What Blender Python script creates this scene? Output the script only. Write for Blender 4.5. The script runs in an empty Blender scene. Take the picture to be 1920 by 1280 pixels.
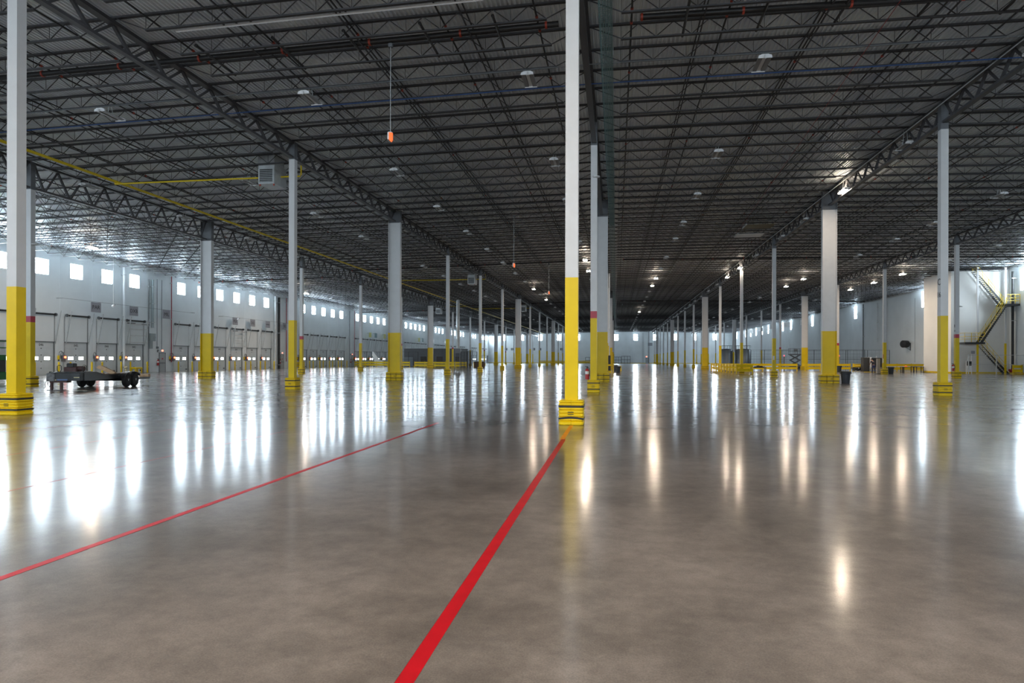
import bpy, bmesh, math, random
from mathutils import Matrix, Vector
random.seed(7)
PI = math.pi
scene = bpy.context.scene
C = scene.collection

# ------------------------------------------------------------------ camera
cam_data = bpy.data.cameras.new('camera')
cam = bpy.data.objects.new('camera', cam_data)
C.objects.link(cam)
scene.camera = cam
YAW, ROLL, EYE = 0.1543, 0.0025, 1.553
cam_data.sensor_width = 36.0
cam_data.lens = 1253.2 * 36.0 / 1920.0
cam_data.shift_y = 33.2 / 1920.0
cam_data.clip_start, cam_data.clip_end = 0.05, 900.0
cam.matrix_world = Matrix.Translation((0, 0, EYE)) @ Matrix.Rotation(YAW, 4, 'Z') @ Matrix.Rotation(PI / 2, 4, 'X') @ Matrix.Rotation(ROLL, 4, 'Z')

# ------------------------------------------------------------------ world, exposure
world = bpy.data.worlds.new('sky')
scene.world = world
world.use_nodes = True
wn = world.node_tree.nodes
sky = wn.new('ShaderNodeTexSky')
sky.sky_type = 'HOSEK_WILKIE'
sky.turbidity = 4.0
world.node_tree.links.new(sky.outputs[0], wn['Background'].inputs[0])
wn['Background'].inputs[1].default_value = 0.6
world.cycles.sampling_method = 'NONE'      # the hall is closed, no sky light gets in
scene.view_settings.view_transform = 'Standard'
scene.view_settings.look = 'None'
scene.view_settings.gamma = 1.0
scene.view_settings.use_curve_mapping = False
scene.view_settings.exposure = 1.64
scene.cycles.sample_clamp_indirect = 5.0

WIN_STRENGTH = 21.0       # daylight behind the frosted clerestory panes
VISION_STRENGTH = 5.0    # small door panes
LAMP_STRENGTH = 180.0     # high-bay lamps that are switched on

# ------------------------------------------------------------------ layout (metres): X across, Y down the hall
S, W = 15.895, 15.24
Y0, XC = 16.056, -1.0463
def YK(k): return Y0 + S * k
XL2, XL1, XR, XR2 = XC - 2 * W, XC - W, XC + W, XC + 2 * W
XWL, XWR = -51.9, 45.0
YFAR, YBACK = 270.3, -15.73
JP = S / 9.0                                   # joist pitch
ZN = [(XWL, 11.95), (XL2, 12.35), (XL1, 12.69), (XC, 13.02), (XR, 13.04), (XR2, 12.71), (XWR, 12.37)]
def zroof(x):
    for (a, za), (b, zb) in zip(ZN, ZN[1:]):
        if x <= b: return za + (zb - za) * (x - a) / (b - a)
    return ZN[-1][1]

# ------------------------------------------------------------------ materials
MATS = {}
def mat(name, col, rough=0.5, metal=0.0, spec=0.5, noise=0.0, nscale=3.0, bump=0.0, bscale=40.0, emit=None, estr=0.0, stretch=None, coat=0.0):
    if name in MATS: return MATS[name]
    m = bpy.data.materials.new(name); m.use_nodes = True
    nt = m.node_tree; b = nt.nodes['Principled BSDF']
    b.inputs['Base Color'].default_value = (*col, 1)
    b.inputs['Roughness'].default_value = rough
    b.inputs['Metallic'].default_value = metal
    b.inputs['Specular IOR Level'].default_value = spec
    if coat: b.inputs['Coat Weight'].default_value = coat
    if noise or bump:
        tc = nt.nodes.new('ShaderNodeNewGeometry')
        mp = nt.nodes.new('ShaderNodeMapping')
        if stretch: mp.inputs['Scale'].default_value = stretch
        nt.links.new(tc.outputs['Position'], mp.inputs['Vector'])
    if noise:
        n = nt.nodes.new('ShaderNodeTexNoise'); n.inputs['Scale'].default_value = nscale
        n.inputs['Detail'].default_value = 5.0
        nt.links.new(mp.outputs[0], n.inputs['Vector'])
        r = nt.nodes.new('ShaderNodeValToRGB')
        r.color_ramp.elements[0].position = 0.3; r.color_ramp.elements[1].position = 0.7
        r.color_ramp.elements[0].color = (*[c * (1 - noise) for c in col], 1)
        r.color_ramp.elements[1].color = (*[min(1, c * (1 + noise)) for c in col], 1)
        nt.links.new(n.outputs['Fac'], r.inputs['Fac'])
        nt.links.new(r.outputs['Color'], b.inputs['Base Color'])
    if bump:
        n2 = nt.nodes.new('ShaderNodeTexNoise'); n2.inputs['Scale'].default_value = bscale
        nt.links.new(mp.outputs[0], n2.inputs['Vector'])
        bp = nt.nodes.new('ShaderNodeBump'); bp.inputs['Strength'].default_value = bump
        bp.inputs['Distance'].default_value = 0.02
        nt.links.new(n2.outputs['Fac'], bp.inputs['Height'])
        nt.links.new(bp.outputs['Normal'], b.inputs['Normal'])
    if emit:
        b.inputs['Emission Color'].default_value = (*emit, 1)
        b.inputs['Emission Strength'].default_value = estr
        m.cycles.emission_sampling = 'FRONT' if estr >= 15 else 'NONE'
    MATS[name] = m
    return m

def floor_material():
    m = bpy.data.materials.new('polished_concrete'); m.use_nodes = True
    nt = m.node_tree; b = nt.nodes['Principled BSDF']; L = nt.links.new
    g = nt.nodes.new('ShaderNodeNewGeometry')
    def noise(scale, detail, rough=0.55, stretch=None):
        n = nt.nodes.new('ShaderNodeTexNoise'); n.inputs['Scale'].default_value = scale
        n.inputs['Detail'].default_value = detail; n.inputs['Roughness'].default_value = rough
        if stretch:
            mp = nt.nodes.new('ShaderNodeMapping'); mp.inputs['Scale'].default_value = stretch
            L(g.outputs['Position'], mp.inputs['Vector']); L(mp.outputs[0], n.inputs['Vector'])
        else: L(g.outputs['Position'], n.inputs['Vector'])
        return n
    def ramp(src, p0, c0, p1, c1):
        r = nt.nodes.new('ShaderNodeValToRGB')
        r.color_ramp.elements[0].position = p0; r.color_ramp.elements[0].color = (*c0, 1)
        r.color_ramp.elements[1].position = p1; r.color_ramp.elements[1].color = (*c1, 1)
        L(src.outputs['Fac'], r.inputs['Fac']); return r
    big = ramp(noise(0.28, 10, 0.66), 0.40, (0.128, 0.110, 0.098), 0.62, (0.232, 0.203, 0.182))
    fine = ramp(noise(4.0, 10, 0.82), 0.37, (0.68, 0.68, 0.68), 0.63, (1.13, 1.13, 1.13))
    grain = ramp(noise(95.0, 4, 0.7), 0.35, (0.72, 0.72, 0.72), 0.65, (1.12, 1.12, 1.12))
    def mul(x, y, f):
        mx = nt.nodes.new('ShaderNodeMix'); mx.data_type = 'RGBA'; mx.blend_type = 'MULTIPLY'
        mx.inputs['Factor'].default_value = f
        L(x, mx.inputs['A']); L(y, mx.inputs['B']); return mx.outputs['Result']
    L(mul(mul(big.outputs[0], fine.outputs[0], 0.85), grain.outputs[0], 0.9), b.inputs['Base Color'])
    rr = ramp(noise(0.8, 5, 0.6), 0.35, (0.115, 0.115, 0.115), 0.65, (0.17, 0.17, 0.17))
    L(rr.outputs[0], b.inputs['Roughness'])
    b.inputs['Specular IOR Level'].default_value = 0.34
    b.inputs['Coat Weight'].default_value = 0.34          # hazy sealer over the polished slab
    b.inputs['Coat Roughness'].default_value = 0.30
    n2 = noise(1.6, 3, 0.5, (0.6, 1.6, 1.0))
    bp = nt.nodes.new('ShaderNodeBump'); bp.inputs['Strength'].default_value = 0.035; bp.inputs['Distance'].default_value = 0.02
    L(n2.outputs['Fac'], bp.inputs['Height']); L(bp.outputs['Normal'], b.inputs['Normal'])
    MATS['floor'] = m
    return m
M_FLOOR = floor_material()
M_JOINT = mat('joint_filler', (0.07, 0.065, 0.06), 0.7)
M_DECK = mat('galvanised_deck', (0.86, 0.91, 0.99), 0.35, metal=0.3, noise=0.12, nscale=0.6)
M_WALL = mat('painted_precast', (0.73, 0.77, 0.785), 0.75, spec=0.25, noise=0.05, nscale=0.4, bump=0.15, bscale=9.0)
M_WALLW = mat('painted_wall_white', (0.80, 0.79, 0.77), 0.7, spec=0.25, noise=0.03, nscale=0.5)
M_STEEL = mat('charcoal_steel', (0.055, 0.054, 0.058), 0.55, spec=0.35, noise=0.15, nscale=2.0)
M_GIRD = mat('charcoal_girder_paint', (0.06, 0.058, 0.062), 0.45, spec=0.4, noise=0.15, nscale=1.5)
M_GREY = mat('grey_steel_primer', (0.12, 0.125, 0.135), 0.5, spec=0.4, noise=0.12, nscale=3.0)
M_WHITE = mat('white_column_paint', (0.58, 0.575, 0.58), 0.42, noise=0.03, nscale=3.0)
M_YEL = mat('safety_yellow_paint', (0.72, 0.50, 0.003), 0.38, spec=0.3, noise=0.05, nscale=2.0)
M_YELP = mat('yellow_plastic', (0.76, 0.52, 0.003), 0.4, spec=0.35, noise=0.04, nscale=4.0)
M_RED = mat('red_band_paint', (0.42, 0.02, 0.045), 0.4, noise=0.08, nscale=4.0)
M_BLACK = mat('black_rubber', (0.012, 0.012, 0.013), 0.5, noise=0.2, nscale=8.0)
M_PANE = mat('daylight_pane', (0.85, 0.9, 0.92), 0.3, emit=(0.74, 0.89, 1.0), estr=WIN_STRENGTH)
M_VPANE = mat('door_vision_pane', (0.85, 0.9, 0.92), 0.3, emit=(0.93, 0.98, 1.0), estr=VISION_STRENGTH)
M_FRAME = mat('window_frame_grey', (0.45, 0.47, 0.48), 0.5, noise=0.05)
M_DOOR = mat('dock_door_steel', (0.60, 0.645, 0.67), 0.5, spec=0.35, noise=0.06, nscale=1.2)
M_TRACK = mat('galvanised_track', (0.16, 0.17, 0.18), 0.45, metal=0.4, noise=0.15, nscale=5.0)
M_GALV = mat('bright_galvanised', (0.50, 0.52, 0.53), 0.38, metal=0.25, noise=0.12, nscale=4.0)
M_PIPE = mat('black_sprinkler_pipe', (0.018, 0.017, 0.018), 0.4, noise=0.1)
M_COUP = mat('red_pipe_coupling', (0.40, 0.05, 0.025), 0.45, noise=0.1)
M_FIX = mat('white_fixture_enamel', (0.78, 0.78, 0.79), 0.35, noise=0.02)
M_REFG = mat('grey_louvre_reflector', (0.30, 0.30, 0.31), 0.4, noise=0.05)
M_TUBE = mat('unlit_diffuser', (0.22, 0.22, 0.23), 0.3, noise=0.02)
M_INK = mat('dark_sign_ink', (0.02, 0.02, 0.025), 0.5, noise=0.1)
M_UPL = mat('added_uplight_glow', (0.9, 0.85, 0.75), 0.3, emit=(1.0, 0.82, 0.63), estr=LAMP_STRENGTH*0.12)  # glow added on top of lit lamps to brighten the deck
M_LIT = mat('lit_lamp_lens', (0.9, 0.85, 0.75), 0.3, emit=(1.0, 0.82, 0.63), estr=LAMP_STRENGTH)

# ------------------------------------------------------------------ mesh helpers
class MB:
    def __init__(s): s.v, s.f = [], []
    def add(s, verts, faces):
        o = len(s.v); s.v += [tuple(v) for v in verts]; s.f += [tuple(i + o for i in f) for f in faces]; return s
    def box(s, x0, x1, y0, y1, z0, z1):
        return s.add([(x0,y0,z0),(x1,y0,z0),(x1,y1,z0),(x0,y1,z0),(x0,y0,z1),(x1,y0,z1),(x1,y1,z1),(x0,y1,z1)],
                     [(3,2,1,0),(4,5,6,7),(0,1,5,4),(1,2,6,5),(2,3,7,6),(3,0,4,7)])
    def bbox(s, x0, x1, y0, y1, z0, z1, b=0.01):       # box with chamfered vertical and top edges
        pts = [(x0+b,y0),(x1-b,y0),(x1,y0+b),(x1,y1-b),(x1-b,y1),(x0+b,y1),(x0,y1-b),(x0,y0+b)]
        cx, cy = (x0+x1)/2, (y0+y1)/2
        sx, sy = 1-2*b/max(x1-x0,1e-6), 1-2*b/max(y1-y0,1e-6)
        top = [(cx+(p[0]-cx)*sx, cy+(p[1]-cy)*sy) for p in pts]
        vs = [(p[0],p[1],z0) for p in pts]+[(p[0],p[1],z1-b) for p in pts]+[(p[0],p[1],z1) for p in top]
        fs = [tuple(range(7,-1,-1)), tuple(range(16,24))]
        for l in (0, 8):
            for i in range(8): fs.append((l+i, l+(i+1)%8, l+8+(i+1)%8, l+8+i))
        return s.add(vs, fs)
    def bar(s, p, q, w, h=None, up=(0,0,1), caps=True):
        p, q = Vector(p), Vector(q); d = (q - p).normalized(); u = Vector(up)
        if abs(d.dot(u)) > 0.98: u = Vector((1,0,0))
        a = d.cross(u).normalized() * (w/2); b = a.cross(d).normalized() * ((h or w)/2)
        vs = [p-a-b, p+a-b, p+a+b, p-a+b, q-a-b, q+a-b, q+a+b, q-a+b]
        fs = [(0,1,5,4),(1,2,6,5),(2,3,7,6),(3,0,4,7)]
        if caps: fs += [(3,2,1,0),(4,5,6,7)]
        return s.add(vs, fs)
    def tube(s, p, q, r, n=8, r2=None, caps=True):
        p, q = Vector(p), Vector(q); d = (q - p).normalized()
        u = Vector((0,0,1)) if abs(d.z) < 0.95 else Vector((1,0,0))
        a = d.cross(u).normalized(); b = a.cross(d)
        r2 = r if r2 is None else r2
        vs = [p + (a*math.cos(t)+b*math.sin(t))*r for t in [2*PI*i/n for i in range(n)]] + [q + (a*math.cos(t)+b*math.sin(t))*r2 for t in [2*PI*i/n for i in range(n)]]
        fs = [(i,(i+1)%n,n+(i+1)%n,n+i) for i in range(n)]
        if caps: fs += [tuple(range(n-1,-1,-1)), tuple(range(n,2*n))]
        return s.add(vs, fs)
    def path(s, pts, r, n=6):                           # tube through a polyline, one connected surface
        pts = [Vector(p) for p in pts]; rings = []
        for i, p in enumerate(pts):
            d = ((pts[min(i+1,len(pts)-1)] - pts[max(i-1,0)])).normalized()
            u = Vector((0,0,1)) if abs(d.z) < 0.9 else Vector((1,0,0))
            a = d.cross(u).normalized(); b = a.cross(d)
            rings.append([p + (a*math.cos(2*PI*k/n)+b*math.sin(2*PI*k/n))*r for k in range(n)])
        vs = [v for rg in rings for v in rg]; fs = []
        for i in range(len(pts)-1):
            for k in range(n): fs.append((i*n+k, i*n+(k+1)%n, (i+1)*n+(k+1)%n, (i+1)*n+k))
        fs += [tuple(range(n-1,-1,-1)), tuple(range((len(pts)-1)*n, len(pts)*n))]
        return s.add(vs, fs)
    def lathe(s, prof, n=16, c=(0,0,0)):                # profile of (r, z), around Z
        vs, fs = [], []
        for r, z in prof:
            for i in range(n): vs.append((c[0]+r*math.cos(2*PI*i/n), c[1]+r*math.sin(2*PI*i/n), c[2]+z))
        for j in range(len(prof)-1):
            for i in range(n): fs.append((j*n+i, j*n+(i+1)%n, (j+1)*n+(i+1)%n, (j+1)*n+i))
        fs += [tuple(range(n-1,-1,-1)), tuple(range((len(prof)-1)*n, len(prof)*n))]
        return s.add(vs, fs)
    def prism(s, pts, axis, a0, a1):                    # 2-D outline extruded along an axis
        def P(p, a): return {'x':(a,p[0],p[1]),'y':(p[0],a,p[1]),'z':(p[0],p[1],a)}[axis]
        n = len(pts)
        vs = [P(p,a0) for p in pts]+[P(p,a1) for p in pts]
        return s.add(vs, [tuple(range(n)), tuple(range(2*n-1,n-1,-1))]+[(i,(i+1)%n,n+(i+1)%n,n+i) for i in range(n)])
    def mesh(s, name, material, smooth=False, keep=False):
        me = bpy.data.meshes.new(name); me.from_pydata(s.v, [], s.f)
        if not keep:
            bm = bmesh.new(); bm.from_mesh(me); bmesh.ops.recalc_face_normals(bm, faces=bm.faces); bm.to_mesh(me); bm.free()
        me.materials.append(material)
        if smooth:
            for p in me.polygons: p.use_smooth = True
            try: me.set_sharp_from_angle(angle=0.7)
            except Exception: pass
        me.update(); return me

def put(name, me, parent=None, loc=(0,0,0), rz=0.0, rot=None):
    o = bpy.data.objects.new(name, me); C.objects.link(o)
    o.location = loc
    if rot: o.rotation_euler = rot
    elif rz: o.rotation_euler = (0,0,rz)
    if parent: o.parent = parent
    return o
def tag(o, label, cat=None, group=None, kind=None):
    o['label'] = label
    if cat: o['category'] = cat
    if group: o['group'] = group
    if kind: o['kind'] = kind
    return o
def thing(name, label, cat, loc=(0,0,0), rz=0.0, group=None, kind=None):
    return tag(put(name, None, None, loc, rz), label, cat, group, kind)
def struct(name, me, label, loc=(0,0,0), rz=0.0):
    o = put(name, me, None, loc, rz); o['kind'] = 'structure'; o['label'] = label; return o
_cache = {}
def cached(key, fn):
    if key not in _cache: _cache[key] = fn()
    return _cache[key]
def text_mesh(txt, size, material, extrude=0.004):
    def mk():
        cu = bpy.data.curves.new('lettering', 'FONT'); cu.body = txt; cu.size = size; cu.extrude = extrude
        cu.align_x = 'CENTER'; cu.align_y = 'CENTER'; cu.resolution_u = 2
        o = bpy.data.objects.new('lettering_source', cu); C.objects.link(o)
        bpy.context.view_layer.update()
        me = bpy.data.meshes.new_from_object(o.evaluated_get(bpy.context.evaluated_depsgraph_get()))
        bpy.data.objects.remove(o); bpy.data.curves.remove(cu)
        me.name = 'lettering'; me.materials.clear(); me.materials.append(material)
        return me
    return cached(('text', txt, size, material.name), mk)

def holed(width, height, thick, holes):
    """Panel in the XZ plane facing -Y (front at y=0, back at y=thick), x centred, with rectangular holes (x0,x1,z0,z1): one connected surface."""
    xs = sorted({-width/2, width/2, *[h[0] for h in holes], *[h[1] for h in holes]})
    zs = sorted({0.0, height, *[h[2] for h in holes], *[h[3] for h in holes]})
    inh = lambda i, j: any(h[0]-1e-6 <= xs[i] and xs[i+1] <= h[1]+1e-6 and h[2]-1e-6 <= zs[j] and zs[j+1] <= h[3]+1e-6 for h in holes)
    nx, nz = len(xs), len(zs)
    mb = MB()
    vs = [(x, 0.0, z) for z in zs for x in xs] + [(x, thick, z) for z in zs for x in xs]
    F, N = [], nx*nz
    solid = lambda i, j: 0 <= i < nx-1 and 0 <= j < nz-1 and not inh(i, j)
    for j in range(nz-1):
        for i in range(nx-1):
            if not solid(i, j): continue
            a, b, c, d = j*nx+i, j*nx+i+1, (j+1)*nx+i+1, (j+1)*nx+i
            F += [(a,b,c,d), (N+d,N+c,N+b,N+a)]
            if not solid(i, j-1): F.append((a, N+a, N+b, b))
            if not solid(i, j+1): F.append((d, c, N+c, N+d))
            if not solid(i-1, j): F.append((a, d, N+d, N+a))
            if not solid(i+1, j): F.append((b, N+b, N+c, c))
    return mb.add(vs, F)

_U = ['', 'first', 'second', 'third', 'fourth', 'fifth', 'sixth', 'seventh', 'eighth', 'ninth', 'tenth', 'eleventh', 'twelfth', 'thirteenth', 'fourteenth', 'fifteenth', 'sixteenth', 'seventeenth', 'eighteenth', 'nineteenth']
_T = {2: 'twenty', 3: 'thirty', 4: 'forty', 5: 'fifty', 6: 'sixty', 7: 'seventy'}
def ordw(n):
    if n < 20: return _U[n]
    return _T[n//10] + '-' + _U[n % 10] if n % 10 else _T[n//10][:-1] + 'ieth'

# ================================================================== FLOOR
floor = struct('floor', MB().box(XWL-0.3, XWR+0.3, YBACK-0.3, YFAR+0.3, -0.30, -0.004).mesh('floor_base', M_JOINT), 'polished grey-brown concrete floor with saw-cut joints')
xs_f = [XWL-0.3, -41.7, XL2, XL1, XC, XR, XR2, XWR+0.3]
ys_f = [YBACK-0.3, Y0-S] + [YK(k) for k in range(0, 17)]
ys_f[-1] = YFAR+0.3
for i in range(len(xs_f)-1):
    for j in range(len(ys_f)-1):
        w_, l_ = round(xs_f[i+1]-xs_f[i], 3), round(ys_f[j+1]-ys_f[j], 3)
        me = cached(('slab', w_, l_), lambda: MB().box(0.002, w_-0.002, 0.009, l_-0.009, -0.0039, 0.0).mesh('slab', M_FLOOR))
        put('floor_slab', me, floor, (xs_f[i], ys_f[j], 0))

# floor tape
M_TAPE = mat('red_floor_tape', (0.36, 0.003, 0.008), 0.4, spec=0.2, noise=0.10, nscale=6.0)
M_TAPEO = mat('orange_floor_tape', (0.75, 0.22, 0.01), 0.35, noise=0.25, nscale=9.0)
def tape(x, y0, y1, w, label, m=M_TAPE):
    tag(put('floor_tape', MB().box(x-w/2, x+w/2, y0, y1, 0.0003, 0.0018).mesh('floor_tape', m)), label, 'floor tape')
tape(-1.0, -6.0, 13.0, 0.092, 'wide red floor tape running from the foreground to the central column')
tape(-1.03, 13.0, 15.74, 0.092, 'worn orange end of the wide floor tape at the central column', M_TAPEO)
tape(-4.28, -6.0, 15.8, 0.075, 'thinner red floor tape crossing the left foreground')
tape(-7.0, -6.0, 13.4, 0.013, 'hairline red floor line nearest the left foreground tape')
tape(-9.6, -6.0, 14.2, 0.013, 'hairline red floor line second beyond the foreground tape')
tape(-12.5, -6.0, 15.6, 0.013, 'hairline red floor line nearest the leftmost foreground column')

# ================================================================== ROOF DECK
def deck():
    mb = MB(); p = 0.1524; x = XWL - 0.3; row = []
    prof = [(0.0, 0.0), (0.050, 0.0), (0.066, 0.068), (0.136, 0.068)]
    while x < XWR + 0.3:
        for dx, dz in prof: row.append((x+dx, zroof(x+dx)+dz))
        x += p
    n = len(row)
    vs = [(a, YBACK-0.3, z) for a, z in row] + [(a, YFAR+0.3, z) for a, z in row]
    return mb.add(vs, [(i, i+1, n+i+1, n+i) for i in range(n-1)])
ceiling = struct('ceiling', None, 'ribbed galvanised steel roof deck over the whole hall')
put('roof_deck', deck().mesh('roof_deck', M_DECK), ceiling)
put('roof_cover', MB().add([(x, y, z+0.12) for y in (YBACK-0.3, YFAR+0.3) for x, z in ZN], [(i, i+1, 8+i-1+0, 7+i) for i in range(6)]).mesh('roof_cover', M_DECK), ceiling)

# ================================================================== WALLS
TH = 0.25
SL = S / 4.0
def slotY(m): return YK(2) + SL * (m + 0.5)
HASWIN = lambda m: m not in (5, 12, 13, 19, 25, 26, 27, 33, 34, 38, 39, 45, 46, 50, 51)
DOORW, DOORH = 2.75, 3.05
WZ0, WZ1, WW = 9.22, 10.68, 1.50
WALLH = 13.6
wall_left = struct('wall_left', None, 'long pale precast wall with dock doors and clerestory windows', (XWL, 0, 0))
nwin = 0
def window(n, loc, rz, w, h, label, frame=True):
    """local: pane in XZ plane, facing -Y"""
    o = struct('window_%d' % n, None, label, loc, rz)
    put('pane', cached(('pane', w, h), lambda: MB().add([(-w/2+0.03, 0.10, 0.03), (w/2-0.03, 0.10, 0.03), (w/2-0.03, 0.10, h-0.03), (-w/2+0.03, 0.10, h-0.03)], [(0,1,2,3)]).mesh('pane', M_PANE, keep=True)), o)
    def fr():
        t = 0.04
        return holed(w, h, 0.10, [(-w/2+t, w/2-t, t, h-t)]).mesh('window_frame', M_FRAME)
    put('window_frame', cached(('wframe', w, h), fr), o, (0, 0.03, 0))
    return o
slots = list(range(-15, 56))
for m in slots:
    y = slotY(m)
    if y - SL/2 > YFAR: continue
    has = HASWIN(m)
    me = cached(('wl', has), lambda: holed(SL-0.012, WALLH, TH, [(-WW/2, WW/2, WZ0, WZ1), (-DOORW/2, DOORW/2, 0.0, DOORH)] if has else []).mesh('wall_panel', M_WALL))
    put('wall_panel', me, wall_left, (0, y, 0), PI/2)      # front (-Y local) faces +X
    if has:
        nwin += 1
        window(nwin, (XWL, y, WZ0), PI/2, WW, WZ1-WZ0, '%s square clerestory window from the left end, high in the dock wall' % ordw(m+16))
put('wall_backing', MB().box(-0.45, -0.26, YBACK, YFAR, 0, WALLH).mesh('wall_backing', M_JOINT), wall_left)

wall_far = struct('wall_far', None, 'distant pale end wall with evenly spaced high windows', (0, YFAR, 0))
FP = 7.62
for i in range(-7, 7):
    x0 = max(XWL, 0.1 + FP*(i-0.5)); x1 = min(XWR, 0.1 + FP*(i+0.5))
    if x1 <= x0 + 0.5: continue
    cx, w_ = (x0+x1)/2, x1-x0
    wx = 0.1 + FP*i - cx
    hole = w_ > 5
    me = holed(w_-0.012, WALLH, TH, [(wx-0.8, wx+0.8, 9.2, 11.6)] if hole else []).mesh('wall_panel', M_WALL)
    put('wall_panel', me, wall_far, (cx, 0, 0))
    if hole:
        nwin += 1
        window(nwin, (0.1+FP*i, YFAR, 9.2), 0, 1.6, 2.4, '%s tall clerestory window from the left corner of the far end wall' % ordw(i+8))
put('wall_backing', MB().box(XWL, XWR, 0.26, 0.45, 0, WALLH).mesh('wall_backing', M_JOINT), wall_far)

wall_right = struct('wall_right', None, 'pale right wall with narrow high windows', (XWR, 0, 0))
RWY = [-8.0, 4.0, 24.0, 40.0, 60.0, 82.5, 107.2, 135.7, 164.0, 174.4, 183.1, 191.9, 200.6, 209.4, 218.1, 226.9, 235.6, 244.4, 253.1, 261.8]
for m in range(-2, 16):
    y0, y1 = max(YK(m), YBACK), min(YK(m+1), YFAR)
    cy, w_ = (y0+y1)/2, y1-y0
    wins = [wy for wy in RWY if y0+0.9 < wy < y1-0.9]
    me = holed(w_-0.012, 12.9, TH, [(cy-wy-0.75, cy-wy+0.75, 9.4, 11.8) for wy in wins]).mesh('wall_panel', M_WALL)
    put('wall_panel', me, wall_right, (0, cy, 0), -PI/2)
    for wy in wins:
        nwin += 1
        window(nwin, (XWR, wy, 9.4), -PI/2, 1.5, 2.4, '%s tall window down the right wall' % ordw(RWY.index(wy)+1))
put('wall_backing', MB().box(0.26, 0.45, YBACK, YFAR, 0, 12.9).mesh('wall_backing', M_JOINT), wall_right)

wall_back = struct('wall_back', None, 'pale end wall behind the viewpoint', (0, YBACK, 0))
BP = 7.62
for i in range(-7, 7):
    x0 = max(XWL, 0.1 + BP*(i-0.5)); x1 = min(XWR, 0.1 + BP*(i+0.5))
    if x1 <= x0 + 0.5: continue
    cx, w_ = (x0+x1)/2, x1-x0
    hole = w_ > 5
    wx = -(0.1 + BP*i - cx)
    me = holed(w_-0.012, WALLH, TH, [(wx-0.8, wx+0.8, 9.2, 11.6)] if hole else []).mesh('wall_panel', M_WALL)
    put('wall_panel', me, wall_back, (cx, 0, 0), PI)
    if hole:
        nwin += 1
        window(nwin, (0.1+BP*i, YBACK, 9.2), PI, 1.6, 2.4, '%s tall clerestory window in the wall behind the viewpoint' % ordw(i+8))
put('wall_backing', MB().box(XWL, XWR, -0.45, -0.26, 0, WALLH).mesh('wall_backing', M_JOINT), wall_back)

# block of rooms standing in the right-hand corner beyond the stairs
trim = struct('wall_stair_block', None, 'white projecting wall block behind the steel stairs', (0, 0, 0))
put('side_face', holed(7.0, 12.05, 0.2, []).mesh('wall_panel', M_WALLW), trim, (38.78, 88.8, 0), -PI/2)
put('front_face', holed(6.0, 12.05, 0.2, []).mesh('wall_panel', M_WALLW), trim, (41.99, 85.302, 0), 0)
put('end_face', holed(6.0, 12.05, 0.2, []).mesh('wall_panel', M_WALLW), trim, (41.99, 92.298, 0), PI)
put('baseboard_side', MB().box(38.755, 38.779, 85.28, 92.3, 0, 0.2).mesh('b', M_YEL), trim)
put('baseboard_front', MB().box(38.76, 45, 85.27, 85.299, 0, 0.2).mesh('b', M_YEL), trim)
struct('baseboard_right', MB().box(44.97, 44.999, 93, YFAR-0.3, 0, 0.2).mesh('baseboard', M_YEL), 'yellow baseboard along the foot of the right wall')
struct('baseboard_right_near', MB().box(44.97, 44.999, 60, 85.25, 0, 0.2).mesh('baseboard', M_YEL), 'yellow baseboard on the right wall before the stairs')
struct('baseboard_far', MB().box(XWL+0.1, XWR-0.1, YFAR-0.03, YFAR-0.001, 0, 0.2).mesh('baseboard', M_YEL), 'yellow baseboard along the far end wall')

# ================================================================== COLUMNS
ROWS = [('L2', XL2, 'second row from the left wall'), ('L1', XL1, 'row left of the centre'), ('C', XC, 'central row'), ('R', XR, 'row right of the centre'), ('R2', XR2, 'row nearest the right wall')]
ORD = ['nearest', 'second', 'third', 'fourth', 'fifth', 'sixth', 'seventh', 'eighth', 'ninth', 'tenth', 'eleventh', 'twelfth', 'thirteenth', 'fourteenth', 'fifteenth', 'sixteenth', 'seventeenth']
CT = {'L2': 10.71, 'L1': 11.67, 'C': 11.67, 'R': 11.67, 'R2': 11.62}
GB = {'L2': 10.76, 'L1': 11.72, 'C': 11.75, 'R': 11.93, 'R2': 11.66}
A = 0.305
WIDE = lambda k: k % 4 == 2
RED = {('C', 1), ('L2', 1), ('L2', 3), ('L2', 5), ('L2', 7), ('L2', 9), ('L2', 11), ('R2', 3), ('R2', 5), ('R2', 7), ('R2', 9)}
def narrow(z0, z1, m): return cached(('cn', z0, z1, m.name), lambda: MB().box(-A/2, A/2, -A/2, A/2, z0, z1).mesh('shaft', m))
def widec(z0, z1, m):
    def mk():
        w, d, t = 0.46, 0.17, 0.035
        o = [(-w,-d),(-w+t,-d),(-w+t,-0.05),(w-t,-0.05),(w-t,-d),(w,-d),(w,d),(w-t,d),(w-t,0.05),(-w+t,0.05),(-w+t,d),(-w,d)]
        mb = MB(); n = len(o)
        vs = [(x,y,z) for z in (z0,z1) for x,y in o]
        fs = [(i,(i+1)%n,n+(i+1)%n,n+i) for i in range(n)]
        for b in (0, n):
            fs += [(b+0,b+1,b+2,b+9,b+10,b+11), (b+2,b+3,b+8,b+9), (b+3,b+4,b+5,b+6,b+7,b+8)]
        return mb.add(vs, fs).mesh('shaft', m)
    return cached(('cw', z0, z1, m.name), mk)

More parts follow.
